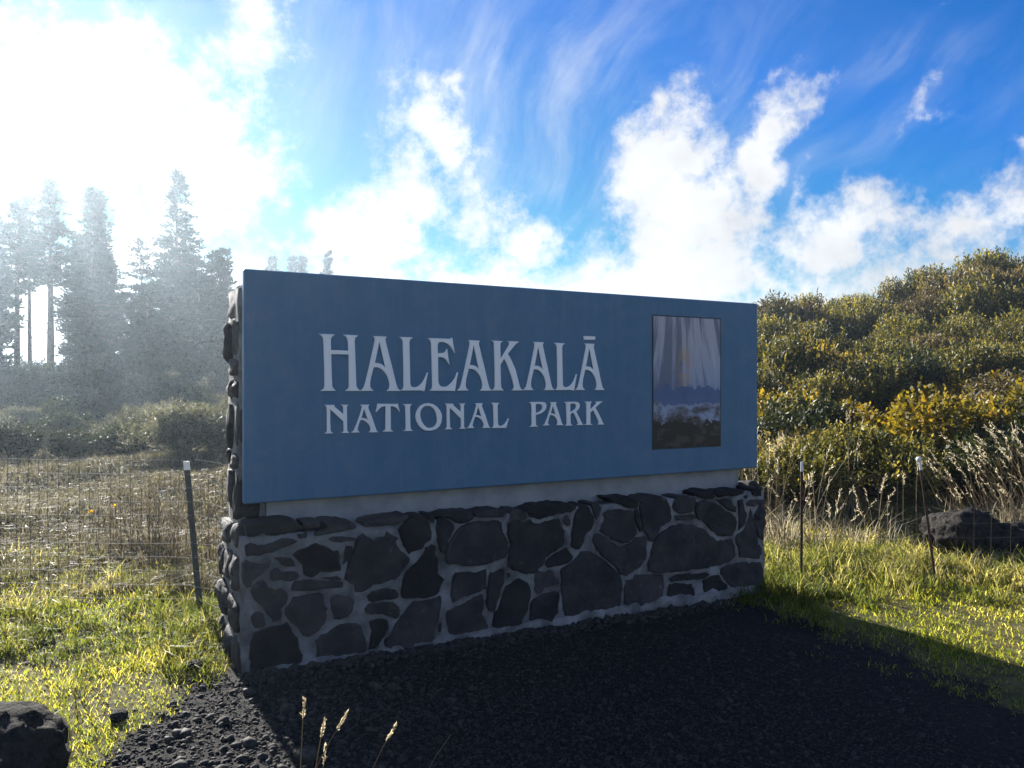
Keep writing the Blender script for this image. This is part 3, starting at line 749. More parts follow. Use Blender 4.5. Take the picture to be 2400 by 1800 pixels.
LEFT_LOW = [(-.06, .20, [(-.14, .10, .02), (-.42, -.15, .045), (-.62, -.43, .02)]), (.21, .40, [(-.22, .09, .05), (-.58, -.24, .055)]),
            (.41, .62, [(-.12, .10, .045), (-.38, -.13, .03), (-.60, -.40, .05)]), (.63, .78, [(-.20, .08, .02), (-.55, -.22, .045)])]
LEFT_HIGH = [(.79, 1.06, [(-.26, -.07, .015), (-.58, -.27, .03)]), (1.05, 1.16, [(-.43, -.07, .03), (-.58, -.44, .01)]), (1.15, 1.45, [(-.33, -.07, .0), (-.58, -.34, .045)]),
             (1.44, 1.56, [(-.24, -.08, .03), (-.57, -.25, .015)]), (1.55, 1.66, [(-.50, -.08, .02)]), (1.65, 1.90, [(-.36, -.08, .01), (-.57, -.37, .055)]),
             (1.89, 2.06, [(-.56, -.08, -.005)])]
wall_end = rough_block('wall_end', -.010, .125, -.445, -.075, .70, 2.05, M['mortar'], sign, .012, .06, 8.0)
end_stones(.0, -1, LEFT_LOW, plinth, 3.0)
end_stones(.012, -1, [(a, b, [(c_[0] * .77, c_[1], c_[2]) if c_[1] > -.1 else (c_[0] * .77, c_[1] * .77, c_[2]) for c_ in cc]) for a, b, cc in LEFT_HIGH], wall_end, 41.0)
end_stones(3.69, 1, [(a, b, [(c_[0], c_[1], c_[2] * .5) for c_ in cc]) for a, b, cc in LEFT_LOW], plinth, 77.0)

# ------------------------------------------------------------------ fences
def tpost(fence, x, y, top_dx, top_dy, h, mat, cap_h=.055, studs=True, knob=False, gw=.78):
    z0 = float(ground_z(x, y))
    v, f = [], []
    prof = [(-.024, -.004), (.024, -.004), (.024, .003), (.004, .003), (.004, .030), (-.004, .030), (-.004, .003), (-.024, .003)]
    def ring(t, grow=1.0):
        return [(x + top_dx * t + a * grow * gw, y + top_dy * t + b * grow * gw, z0 + h * t) for a, b in prof]
    def sweep(ts, grow):
        v_, f_ = [], []
        for t in ts:
            v_ += ring(t, grow)
        k = len(prof)
        for r in range(len(ts) - 1):
            for i in range(k):
                j = (i + 1) % k
                f_.append((r * k + i, r * k + j, (r + 1) * k + j, (r + 1) * k + i))
        f_.append(tuple(range(k))[::-1]); f_.append(tuple((len(ts) - 1) * k + i for i in range(k)))
        return v_, f_
    tc_ = 1 - cap_h / h
    v, f = sweep([-.30 / h, .3, .6, tc_], 1.0)
    if studs:
        for i in range(14):
            t = .06 + i * .065
            cx_, cy_, cz_ = x + top_dx * t, y + top_dy * t - .006, z0 + h * t
            b0 = len(v)
            for dz in (-.006, .006):
                for dx, dy in ((-.010, 0), (.010, 0), (.010, .004), (-.010, .004)):
                    v.append((cx_ + dx, cy_ + dy, cz_ + dz))
            for q in ((0, 1, 2, 3), (4, 7, 6, 5), (0, 4, 5, 1), (1, 5, 6, 2), (2, 6, 7, 3), (3, 7, 4, 0)):
                f.append(tuple(b0 + i_ for i_ in q))
    post = link('post', py_mesh('post', v, f), fence, mat)
    v, f = sweep([tc_ + .001, 1.0], 1.06)
    link('post_tip', py_mesh('post_tip', v, f), post, M['white_paint'])
    if knob:
        me_ = rock_mesh('clip', (.022, .02, .022), 2, .1, 1.0, 3.0, 0.0, True)
        link('clip', me_, post, M['white_paint'], (x + top_dx - .012, y + top_dy - .01, z0 + h + .012))
    return post


def wire_obj(fence, pts, r, mat):
    vv, ff = tube_arrays(pts, [r] * len(pts), 4)
    link('wire', np_mesh('wire', vv, ff, None, True), fence, mat)


def wire_run(fence, a, b, zs, vstep, r, mat, sag=.0, jit=.006):
    """woven wire between two points a, b on the ground plan"""
    a, b = Vector((a[0], a[1], 0)), Vector((b[0], b[1], 0))
    L_ = (b - a).length
    k = max(2, int(L_ / .16))
    za, zb = float(ground_z(a.x, a.y)), float(ground_z(b.x, b.y))
    for i, z in enumerate(zs):
        pts = []
        for j in range(k + 1):
            t = j / k
            q = a.lerp(b, t)
            pts.append((q.x, q.y + random.gauss(0, .004), za + (zb - za) * t + z - sag * 4 * t * (1 - t) + random.gauss(0, jit * .4)))
        wire_obj(fence, pts, r, mat)
    m_ = max(1, int(L_ / vstep))
    for j in range(1, m_):
        t = (j + random.gauss(0, .06)) / m_
        q = a.lerp(b, t)
        sh = random.gauss(0, jit)
        gz = za + (zb - za) * t
        d = -sag * 4 * t * (1 - t)
        pts = [(q.x - sh * 2 + random.gauss(0, .003), q.y - r * 1.6, gz + zs[-1] - .01 + d + 0.0), (q.x - sh + random.gauss(0, .003), q.y - r * 1.6, gz + (zs[0] + zs[-1]) / 2 + d), (q.x, q.y - r * 1.6, gz + zs[0] + .006 + d)]
        wire_obj(fence, pts, r, M['brown_wire'])


fl = empty('wire_fence', (0, 0, 0))
tag(fl, 'low woven wire fence with a leaning green post left of the sign', 'fence')
ZS = [1.0 - .0885 * i for i in range(11)]
tpost(fl, -2.00, 4.93, -.09, .0, .99, M['post_green'])
tpost(fl, -4.55, 4.97, .02, .0, .99, M['post_green'])
wire_run(fl, (-4.55, 4.955), (-2.05, 4.905), ZS, .0655, .0017, M['wire'], .012)
wire_run(fl, (-2.03, 4.905), (-1.70, 4.62), ZS, .075, .0017, M['wire'], -.01, .012)
# cut wire end curling at the wall
wire_obj(fl, [(-1.72, 4.62, 1.08), (-1.745, 4.60, 1.10), (-1.76, 4.58, 1.08), (-1.735, 4.57, 1.03), (-1.75, 4.55, .99), (-1.79, 4.55, .97), (-1.80, 4.56, 1.01)], .002, M['wire'])

fr = empty('wire_fence', (0, 0, 0))
tag(fr, 'low wire fence with two rusty white tipped posts right of the sign', 'fence')
ZR = [.86 - .118 * i for i in range(7)]
tpost(fr, 2.275, 6.04, .005, .0, .96, M['post_rust'], .075, False, False, .42)
tpost(fr, 3.39, 6.14, -.13, .0, 1.0, M['post_rust'], .075, False, True, .42)
tpost(fr, 4.95, 6.25, .03, .0, .97, M['post_rust'], .075, False, False, .42)
wire_run(fr, (1.66, 6.33), (2.27, 6.02), ZR, .15, .0013, M['rusty_wire'])
wire_run(fr, (2.28, 6.02), (3.37, 6.12), ZR, .15, .0013, M['rusty_wire'], .01)
wire_run(fr, (3.38, 6.12), (4.93, 6.23), ZR, .15, .0013, M['rusty_wire'], .01)

# ------------------------------------------------------------------ boulders and loose stones
def boulder(x, y, size, seed, label, rot=0.0, sink=.25, mat='boulder', cat='boulder', name='boulder', sub=5, amp=.34, sq=.25):
    me_ = rock_mesh(name, size, sub, amp, 1.2, seed, sq, sub > 4)
    if sub > 4:
        for v_ in me_.vertices:
            d = v_.co.normalized()
            v_.co *= 1 + .06 * mnoise.noise(d * 7 + Vector((seed, 0, 0))) + .045 * mnoise.noise(d * 16 + Vector((0, seed, 0))) + .03 * mnoise.noise(d * 38) + .02 * mnoise.noise(d * 60)
    o = link(name, me_, None, M[mat], (x, y, float(ground_z(x, y)) + size[2] * (1 - 2 * sink)))
    o.rotation_euler = (0, 0, rot)
    return tag(o, label, cat)


boulder(4.42, 7.35, (.50, .36, .29), 5.3, 'rough dark lava boulder among grass behind the right fence', .25, .22)
boulder(5.15, 7.75, (.34, .30, .16), 9.1, 'low dark boulder beside the dry grass at the right edge', .8, .25)
boulder(-2.02, 2.66, (.40, .36, .20), 6.4, 'black boulder in shade at the bottom left corner', .9, .20, amp=.20, sq=.12)
boulder(-2.02, 5.62, (.20, .13, .035), 2.2, 'flat pale slab lying behind the left fence beside the wall', .5, .05, 'pale_stone', 'stone', 'stone_slab', 3, .10, .5)
for (x, y, r_, sd, lab) in ((-1.66, 4.02, .055, 1.0, 'dark fist sized stone in grass at the wall corner'), (-1.75, 3.42, .045, 2.0, 'small dark stone in grass left of the gravel'),
                            (-2.10, 3.34, .060, 3.0, 'small dark stone in the lawn above the black boulder'), (3.66, 4.75, .05, 4.0, 'lone dark stone on the sunlit lawn at right'),
                            (-1.02, 3.50, .045, 5.0, 'pale pointed stone at the edge of the shadow'), (-.83, 3.10, .05, 6.0, 'broad stone on the gravel near the foreground stalks')):
    boulder(x, y, (r_, r_ * .8, r_ * .6), sd, lab, sd, .25, 'gravel' if sd >= 5 else 'boulder', 'stone', 'stone', 2, .25, .3)

# ------------------------------------------------------------------ gravel
def off_sign(x, y, pad=.03):
    dx, dy = x - P0.x, y - P0.y
    s = dx * DV.x + dy * DV.y
    o = dx * NV.x + dy * NV.y
    return ~((s > -.06 - pad) & (s < 3.78 + pad) & (o > -.64 - pad) & (o < .12 + pad))


def polar(k, r0, r1, a0, a1):
    """points round the standing place, thinning out with distance"""
    r = np.exp(rng.uniform(math.log(r0), math.log(r1), k))
    a = np.radians(rng.uniform(a0, a1, k))
    return r * np.sin(a), r * np.cos(a), r


bm = bmesh.new()
bmesh.ops.create_icosphere(bm, subdivisions=1, radius=1.0)
ICO_V = np.array([v.co[:] for v in bm.verts])
ICO_F = np.array([[v.index for v in f.verts] for f in bm.faces])
bm.free()


def pebbles(x, y, size):
    k = len(x)
    z = ground_z(x, y)
    q = rand_dirs(k)
    ang = rng.uniform(0, 2 * np.pi, k)
    sc_ = size[:, None] * rng.uniform(.6, 1.15, (k, 3)) * np.array([1, .9, .62])
    V = ICO_V[None] * (1 + rng.normal(0, .13, (k, 12, 1)))
    V = V * sc_[:, None, :]
    ca, sa = np.cos(ang)[:, None], np.sin(ang)[:, None]
    xx = V[..., 0] * ca - V[..., 1] * sa
    yy = V[..., 0] * sa + V[..., 1] * ca
    zz_ = V[..., 2] + xx * (q[:, 0] * .35)[:, None]
    V = np.stack([xx + x[:, None], yy + y[:, None], zz_ + (z + size * .18)[:, None]], -1)
    F_ = ICO_F[None] + (np.arange(k) * 12)[:, None, None]
    return V.reshape(-1, 3), F_.reshape(-1, 3)


x, y, r = polar(26000, 2.3, 6.2, -38, 34)
keep = (rng.uniform(0, 1, len(x)) < gravel_mask(x, y) * 1.0 + .012) & off_sign(x, y)
x, y = x[keep], y[keep]
size = np.clip(rng.lognormal(math.log(.0080), .55, len(x)), .004, .040)
size *= 1 - .4 * sstep(x, -1.1, .2)
xs_, ys_, r = polar(34000, 2.3, 5.2, -34, 30)
keep = (rng.uniform(0, 1, len(xs_)) < gravel_mask(xs_, ys_)) & off_sign(xs_, ys_)
x = np.concatenate([x, xs_[keep]]); y = np.concatenate([y, ys_[keep]])
size = np.concatenate([size, rng.uniform(.0035, .008, int(keep.sum()))])
ss_ = rng.uniform(-.05, 3.75, 2600); oo_ = .105 + np.abs(rng.normal(0, .07, 2600))
x = np.concatenate([x, P0.x + DV.x * ss_ + NV.x * oo_]); y = np.concatenate([y, P0.y + DV.y * ss_ + NV.y * oo_])
size = np.concatenate([size, np.clip(rng.lognormal(math.log(.012), .5, 2600), .005, .04)])
v, f = pebbles(x, y, size)
tag(link('gravel', np_mesh('gravel', v, f), mat=M['gravel']), 'dark loose gravel spread in front of the stone wall', 'gravel', kind='stuff')

# ------------------------------------------------------------------ grass
def grass(name, x, y, h, wd, lean, rnd, mat, label, cat='grass', azim=None):
    p = np.stack([x, y, ground_z(x, y) - .006], 1)
    v, f, r_ = blades(p, h, wd, lean, rnd, azim)
    o = link(name, np_mesh(name, v, f, r_), mat=M[mat])
    return tag(o, label, cat, kind='stuff')


patch = lambda x, y, f_, sd: .5 + .5 * lumps(x, y, f_, sd)
# short lawn either side of the sign
x, y, r = polar(190000, 2.4, 9.5, -44, 46)
gm_ = gravel_mask(x, y)
keep = off_sign(x, y) & (rng.uniform(0, 1, len(x)) > gm_ * 1.25 - .02) & (y < np.where(x < 0, 7.0, 8.8)) & (y > 1.9) & (rng.uniform(0, 1, len(x)) < .35 + 1.6 * np.clip(patch(x, y, 3.7, 8.0) - .12, 0, 1))
x, y, r = x[keep], y[keep], r[keep]
tuss = np.clip(patch(x, y, 2.6, 3.0) - .45, 0, 1) * 1.6 + np.clip(patch(x, y, 6.3, 1.0) - .5, 0, 1) * .9
h = (.019 + .026 * rng.uniform(0, 1, len(x))) * (1 + tuss * (1.0 + sstep(y, 3.6, 5.5)))
c = np.clip(.48 * patch(x, y, 1.7, 5.0) + rng.normal(.20, .30, len(x)), 0, 1)
grass('lawn_grass', x, y, h, .0019 * np.clip(r / 4, 1, 3), rng.uniform(.3, 1.5, len(x)), c, 'lawn', 'short sunlit yellow green lawn either side of the sign')
# longer tufts: along both fences, at the wall foot, beside the black boulder
tx, ty, th, tr = [], [], [], []
def tufts(n_, cx, cy_, sx, sy, h0, h1, straw, per=26):
    for _ in range(n_):
        x0, y0 = random.gauss(cx, sx), random.gauss(cy_, sy)
        if not off_sign(np.array([x0]), np.array([y0]), .0)[0]:
            continue
        k = random.randint(per // 2, per)
        hh = random.uniform(h0, h1)
        tx.extend(np.random.default_rng(random.randint(0, 10 ** 6)).normal(x0, .035, k)); ty.extend(np.random.default_rng(random.randint(0, 10 ** 6)).normal(y0, .035, k))
        th.extend(hh * random.uniform(.6, 1.15) for _ in range(k)); b = min(1, max(0, random.gauss(straw, .18)))
        tr.extend(min(1, max(0, random.gauss(b, .15))) for _ in range(k))
tufts(240, 3.3, 6.75, 1.2, .42, .12, .26, .55)
tufts(170, 2.4, 6.5, .5, .35, .10, .24, .40)
tufts(240, 4.7, 6.6, .8, .5, .12, .30, .62)
tufts(120, 2.0, 6.0, .22, .35, .08, .20, .25)
tufts(70, 4.8, 5.7, .6, .35, .06, .13, .30)
tufts(90, -1.85, 4.75, .16, .25, .08, .20, .25)
tufts(40, -1.62, 4.2, .08, .22, .06, .13, .3)
tufts(120, -2.4, 5.6, .5, .4, .07, .15, .45)
tufts(45, -2.45, 4.35, .3, .22, .05, .10, .2)
tufts(45, -2.95, 4.45, .2, .25, .07, .15, .35)
tufts(45, -2.45, 3.15, .20, .22, .10, .26, .18, 18)
tufts(26, -1.78, 2.55, .12, .16, .07, .15, .2, 18)
tufts(120, -3.4, 5.7, .7, .5, .08, .17, .5)
tx, ty, th, tr = map(np.array, (tx, ty, th, tr))
grass('tufted_grass', tx, ty, th, .0024 * np.clip(np.hypot(tx, ty) / 4, 1, 2.5), rng.uniform(.2, 1.3, len(tx)), tr, 'tall', 'longer tufts of green and straw grass along the fences')
# dry field behind the left fence, and thin dry grass under the hillside shrubs
x, y, r = polar(120000, 5.2, 42, -46, -7)
keep = (y > 5.3 + .3 * lumps(x, y, 1.5, 0)) & off_sign(x, y, .1)
x, y, r = x[keep], y[keep], r[keep]
hm = .6 + 1.3 * np.clip(patch(x, y, 1.9, 2.0) - .3, 0, 1) + .8 * np.clip(patch(x, y, 5.2, 7.0) - .4, 0, 1)
grass('field_grass', x, y, (.07 + .10 * rng.uniform(0, 1, len(x))) * hm, .0022 * np.clip(r / 4, 1, 8), rng.uniform(.2, 1.3, len(x)),
      np.clip(.25 + .45 * patch(x, y, .8, 3.3) + rng.normal(0, .2, len(x)), 0, 1), 'field', 'dry grey brown field grass behind the left wire fence')
x, y, r = polar(14000, 7.6, 44, -3, 48)
keep = (y > 7.6) & off_sign(x, y, .1)
x, y, r = x[keep], y[keep], r[keep]
grass('hill_grass', x, y, (.10 + .22 * rng.uniform(0, 1, len(x))), .0024 * np.clip(r / 4, 1, 8), rng.uniform(.2, 1.3, len(x)),
      np.clip(.3 * patch(x, y, .8, 3.3) + rng.normal(.12, .2, len(x)), 0, 1), 'field', 'dry grass showing between the hillside shrubs')


# ------------------------------------------------------------------ seeding stalks
def stalk_geo(base, h, lean_az, lean, head, kk=6):
    """one stem as a curved thin strip pair and a seed head of small husks"""
    pts, ts = [], np.linspace(0, 1, kk)
    d = np.array([math.cos(lean_az), math.sin(lean_az), 0])
    for t in ts:
        pts.append(np.array(base) + np.array([0, 0, h * (t - .22 * lean * t ** 2.4)]) + d * h * lean * t ** 1.9)
    return np.array(pts)


def dry_clump(x, y, k, h, label, lean_az=None, lean=.25, spread=.16, group=None, mat='straw'):
    root = empty('dry_grass_clump', (x, y, float(ground_z(x, y)) - .02))
    tag(root, label, 'grass clump', group)
    tubes, hp, ha = [], [], []
    for i in range(k):
        az = random.gauss(lean_az, .6) if lean_az is not None else random.uniform(0, 6.28)
        pts = stalk_geo((random.gauss(0, spread), random.gauss(0, spread * .7), 0), h * random.uniform(.55, 1.12), az, abs(random.gauss(lean, .14)), .1)
        tubes.append((pts, [.0030, .0028, .0026, .0022, .0018, .0010]))
        tip, a = pts[-1], unit(pts[-1] - pts[-2])
        m_ = random.randint(10, 16)
        for j in range(m_):
            u = j / m_
            hp.append(tip - a * .15 * (1 - u)); ha.append(unit(a * .8 + rng.normal(0, .35, 3)))
    link('stems', tubes_mesh('stems', tubes, 3), root, M[mat])['kind'] = 'stuff'
    v, f, r_ = leaf_quads(np.array(hp), np.array(ha), rng.uniform(.025, .045, len(hp)), rng.uniform(.003, .006, len(hp)), rng.uniform(.4, 1, len(hp)))
    link('seed_heads', np_mesh('seed_heads', v, f, r_), root, M[mat])['kind'] = 'stuff'
    n_ = k * 5
    p = np.stack([rng.normal(0, spread, n_), rng.normal(0, spread * .8, n_), np.zeros(n_)], 1)
    v, f, r_ = blades(p, rng.uniform(.25, .6, n_) * h, .0035, rng.uniform(.2, 1.1, n_), rng.uniform(0, 1, n_))
    link('blades', np_mesh('blades', v, f, r_), root, M[mat])['kind'] = 'stuff'
    return root


LEFTW = math.pi
for (x, y, k, h, az, ln, lab) in (
        (2.55, 7.35, 22, 1.10, None, .22, 'tall pale dry grass clump right behind the panel edge'),
        (2.35, 7.75, 16, 1.05, None, .25, 'dry grass clump half hidden by the right end of the panel'),
        (2.95, 7.5, 12, .80, None, .30, 'thin dry grass clump beside the nearest rusty post'),
        (3.45, 7.75, 9, .70, None, .28, 'sparse dry stalks between the two rusty posts'),
        (3.95, 7.9, 5, .85, None, .22, 'few upright dry stalks just left of the lava boulder'),
        (4.0, 9.0, 4, 1.25, None, .12, 'tall straight pale stalks against the dark shrubs'),
        (5.30, 7.95, 44, 1.20, LEFTW, .42, 'large arching dry grass clump behind the lava boulder'),
        (5.75, 7.9, 40, 1.20, LEFTW, .38, 'large dry grass clump at the right edge of the view'),
        (5.0, 8.4, 22, 1.0, LEFTW, .40, 'smaller arching dry clump behind the large one'),
        (-2.75, 6.25, 26, .62, None, .22, 'brown reedy clump behind the left fence near its post'),
        (-3.10, 6.55, 28, .66, None, .22, 'brown reedy clump in the middle of the left fence view'),
        (-2.40, 6.45, 24, .60, None, .25, 'pale reedy clump between the leaning post and the wall'),
        (-3.55, 6.9, 20, .55, None, .25, 'low brown reedy clump behind the two yellow flowers')):
    dry_clump(x, y, k, h, lab, az, ln, mat='reed' if 'reedy' in lab else 'straw')

for (x, y, tip_z, az, ln, lab) in (
        (-.615, 2.20, .635, 0.2, .03, 'leftmost pale seeding grass stalk at the bottom edge'),
        (-.60, 2.22, .57, 0.0, .10, 'straight seeding stalk crossed by a slanting one'),
        (-.66, 2.18, .60, 0.1, .30, 'slanting seeding stalk crossing its neighbour'),
        (-.56, 2.20, .50, 0.1, .05, 'shortest seeding stalk of the bottom edge group'),
        (-.50, 2.24, .54, 0.1, .28, 'lone slanting seeding stalk over the shaded gravel'),
        (-.36, 2.26, .50, 0.15, .34, 'rightmost bare slanting stalk over the shaded gravel')):
    gz = float(ground_z(x, y))
    root = tag(empty('grass_stalk', (x, y, gz - .01)), lab, 'grass stalk', 'seeding stalks at the bottom edge')
    pts = stalk_geo((0, 0, 0), (tip_z - gz) * (1 + .22 * ln), az, ln, 0, 8)
    link('stem', tubes_mesh('stem', [(pts, list(np.linspace(.0026, .0011, 8)))], 4), root, M['straw'])
    if 'bare' not in lab:
        a = unit(pts[-1] - pts[-2]); hp, ha = [], []
        for j in range(34):
            u = j / 34
            hp.append(pts[-1] - a * .055 * (1 - u)); ha.append(unit(a * 1.1 + rng.normal(0, .33, 3)))
        v, f, r_ = leaf_quads(np.array(hp), np.array(ha), rng.uniform(.009, .015, 34), rng.uniform(.002, .0036, 34), rng.uniform(.4, 1, 34))
        link('seed_head', np_mesh('seed_head', v, f, r_), root, M['straw'])

for (x, y, z, lab) in ((-3.62, 7.0, .41, 'larger yellow flower behind the left wire fence'), (-3.86, 7.05, .35, 'smaller yellow flower left of the other one')):
    gz = float(ground_z(x, y))
    root = tag(empty('yellow_flower', (x, y, gz)), lab, 'flower')
    link('stem', tubes_mesh('stem', [([(0, 0, 0), (.01, .01, (z - gz) * .6), (0, 0, z - gz)], [.004, .0035, .003])], 4), root, M['tall'])
    ang = np.linspace(0, 2 * np.pi, 9)[:-1]
    for rr in range(2):
        a = np.stack([np.cos(ang + rr * .4), np.sin(ang + rr * .4) * .5 - .5, np.full(8, .25 + rr * .5)], 1)
        v, f, r_ = leaf_quads(np.tile([0, 0, z - gz], (8, 1)), unit(a), .030 - rr * .008, .010, rng.uniform(0, 1, 8))
        link('petals', np_mesh('petals', v, f, r_), root, M['petal'])


# ------------------------------------------------------------------ shrubs
def shrub_proto(seed, mat, n_lobes=19, sprigs=72, leaves=9, sprig_len=.20, ll=.055, lw=.014, up=.75, flat=.8, tip_light=.25, kk=1.0):
    global rng
    keep_rng = rng
    rng = np.random.default_rng(seed)
    parts = []
    lob = []
    for i in range(n_lobes):
        d = rand_dirs(1, .0)[0]
        rr = rng.uniform(.35, .85) if i else .1
        c_ = d * rr * np.array([1, 1, .75 * flat]) + np.array([0, 0, .22])
        lob.append((c_, rng.uniform(.20, .36)))
    for c_, rl in lob:
        k = int(sprigs * (rl / .30) ** 2)
        d = rand_dirs(k, -.45)
        p = c_ + d * rl * rng.uniform(.55, 1.0, (k, 1)) * np.array([1, 1, .9])
        p[:, 2] = np.maximum(p[:, 2], .02)
        a = unit(d * .55 + np.array([0, 0, up]) + rng.normal(0, .28, (k, 3)))
        L_ = sprig_len * rng.uniform(.6, 1.3, k)
        t = np.linspace(.05, 1, leaves)
        pp = (p[:, None] + a[:, None] * (L_[:, None] * t[None])[..., None]).reshape(-1, 3)
        ax = np.repeat(a, leaves, 0)
        la = unit(ax * .55 + rng.normal(0, .55, ax.shape))
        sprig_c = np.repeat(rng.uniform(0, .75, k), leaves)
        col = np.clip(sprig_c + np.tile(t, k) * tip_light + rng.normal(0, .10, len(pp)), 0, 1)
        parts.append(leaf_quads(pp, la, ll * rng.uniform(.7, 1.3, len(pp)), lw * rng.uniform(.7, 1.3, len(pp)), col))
    v, f, r_ = merge(parts)
    fol = np_mesh('foliage', v, f, r_)
    fol.materials.append(M[mat])
    tubes = []
    for c_, rl in lob:
        b = rng.normal(0, .06, 3) * np.array([1, 1, 0])
        mid = c_ * np.array([.45, .45, .55])
        tubes.append(([b, mid, c_], [.030, .020, .008]))
    st = tubes_mesh('stem', tubes, 4)
    st.materials.append(M['twig'])
    rng = keep_rng
    return fol, st


PROTO = {
    'heath': [shrub_proto(s, 'heath', sprigs=56, leaves=9, ll=.070, lw=.014, up=.9) for s in (1, 2, 3)],
    'gold': [shrub_proto(s, 'gold', sprigs=90, leaves=8, sprig_len=.13, ll=.050, lw=.017, up=.6, tip_light=.35) for s in (11, 12)],
    'brown': [shrub_proto(s, 'brown', sprigs=56, leaves=9, sprig_len=.24, ll=.075, lw=.014, up=1.0, flat=.7) for s in (21, 22)],
    'dark': [shrub_proto(s, 'dark', sprigs=60, leaves=9, ll=.075, lw=.016, up=.8) for s in (31, 32)],
    'grey': [shrub_proto(s, 'grey', leaves=9, sprig_len=.22, ll=.060, lw=.012, up=.9) for s in (41, 42)],
}
SHRUB_LOOK = {'heath': 'olive green heath shrub', 'brown': 'brownish dry shrub', 'dark': 'dark green shrub', 'gold': 'golden leaved shrub'}


def hill_label(kind, x, y, big):
    a = x / y
    up = ('at the foot of the hillside', 'low on the hillside', 'halfway up the hillside', 'high on the hillside', 'along the ridge')[int(np.searchsorted((11.8, 16.5, 23, 31), y))]
    side = ('next to the panel', 'above the nearest rusty post', 'between the two rusty posts', 'above the lava boulder', 'towards the right edge')[int(np.searchsorted((.33, .40, .50, .60), a))]
    return ('large ' if big > 1.03 else 'small ') + SHRUB_LOOK[kind] + ' ' + up + ' ' + side


def shrub(kind, x, y, s, label=None, group=None, i=None, sz=1.0):
    fol, st = random.choice(PROTO[kind]) if i is None else PROTO[kind][i]
    root = empty('shrub', (x, y, float(ground_z(x, y)) - .06 * s), random.uniform(0, 6.28), s)
    root.scale = (s, s, s * sz)
    tag(root, label, 'shrub', group)
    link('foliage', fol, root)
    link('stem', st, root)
    return root


NAMED = [('gold', 6.1, 11.6, 1.55, 'wide golden orange leaved shrub low on the hillside behind the fence'),
         ('gold', 8.4, 12.2, 1.6, 'golden leaved shrub at the right edge above the dry grass'),
         ('gold', 5.6, 14.4, 1.25, 'small golden leaved shrub up the slope from the wide one'),
         ('heath', 7.9, 11.6, 1.15, 'yellow olive shrub below the golden one at the right edge'),
         ('dark', 17.6, 36.6, 1.35, 'dark bush standing highest on the left part of the ridge'),
         ('dark', 11.9, 36.0, 1.3, 'dark bush on the ridge nearest the sign'),
         ('dark', 24.6, 36.5, 1.2, 'dark bush on the ridge towards the right edge'),
         ('gold', 5.0, 16.6, 1.3, 'golden leaved shrub close beside the right end of the panel'),
         ('dark', 4.6, 12.6, 1.15, 'dark shrub next to the right end of the panel'),
         ('dark', 6.4, 9.9, 1.15, 'near black shrub behind the second rusty post'),
         ('heath', 4.6, 10.0, .95, 'olive shrub between the two rusty posts'),
         ('heath', 3.55, 9.6, .8, 'olive shrub behind the nearest rusty post')]
for kd, x, y, s, lab in NAMED:
    shrub(kd, x, y, s, lab)
D_ = 9.4
row = 0
while D_ < 40.5:
    sp_ = 1.50 + .036 * D_
    xx = .14 * D_ + (row % 2) * sp_ * .5
    while xx < .86 * D_:
        x, y = xx + random.gauss(0, sp_ * .18), D_ + random.gauss(0, sp_ * .2)
        xx += sp_
        if D_ > 24 and x < .315 * y:
            continue
        if any((x - q[1]) ** 2 + (y - q[2]) ** 2 < (1.0 * q[3]) ** 2 for q in NAMED):
            continue
        zone = .5 + .5 * float(lumps(x, y, .33, 4.0)) + random.gauss(0, .16)
        if D_ > 22:
            kd = 'brown' if zone < .33 else ('heath' if zone < .82 else 'dark')
        elif D_ > 12.5:
            kd = 'heath' if zone < .50 else ('gold' if zone < .57 else ('brown' if zone < .66 else 'dark'))
        else:
            kd = 'heath' if zone < .5 else ('dark' if zone < .8 else 'brown')
        big_ = random.uniform(.75, 1.3)
        shrub(kd, x, y, (.80 + .025 * D_) * big_, hill_label(kd, x, y, big_), kd + ' shrubs on the hillside', None, random.uniform(.9, 1.4) if D_ > 13 else random.uniform(.65, .9))
    D_ += sp_ * .86
    row += 1
# shrubs in the field on the left
LEFTS = [(430, 14.2, 1.05, 'grey', 'big grey green shrub right beside the left end of the wall'), (505, 15.5, 1.0, 'grey', 'grey green shrub just behind the left end of the wall'),
         (330, 16.2, .95, 'grey', 'grey green shrub left of the big one by the wall'),
         (50, 14.8, .72, 'dark', 'dark low shrub at the left edge behind the fence'), (180, 14.3, .58, 'dark', 'small dark round shrub in the field behind the fence'),
         (280, 15.2, .62, 'dark', 'dark low shrub in front of the grey ones by the wall')]
for px, d_, s, kd, lab in LEFTS:
    shrub(kd, (px - 1200) / 1800 * d_, d_, s, lab)
for d_, s0, step, row_name in ((18.5, .80, 190, 'near row'), (23, 1.0, 165, 'second row'), (29, 1.25, 135, 'third row'), (37, 1.6, 100, 'far row')):
    px = -170 + random.uniform(0, 60)
    while px < 640:
        kd = random.choice(['grey', 'grey', 'dark'])
        where = ('beyond the left edge', 'at the left edge', 'below the tall pines', 'below the bright gap', 'below the tallest spire', 'beside the wall end', 'hidden behind the panel')[int(np.searchsorted((-20, 80, 200, 310, 430, 560), px))]
        shrub(kd, (px - 1200) / 1800 * d_, d_ + random.gauss(0, 1.0), s0 * random.uniform(.6, 1.2),
              ('grey green' if kd == 'grey' else 'dark') + ' shrub in the ' + row_name + ' of the left field ' + where, 'shrubs in the left field', None, random.uniform(.7, 1.0))
        px += step * random.uniform(.75, 1.3)
px = -200
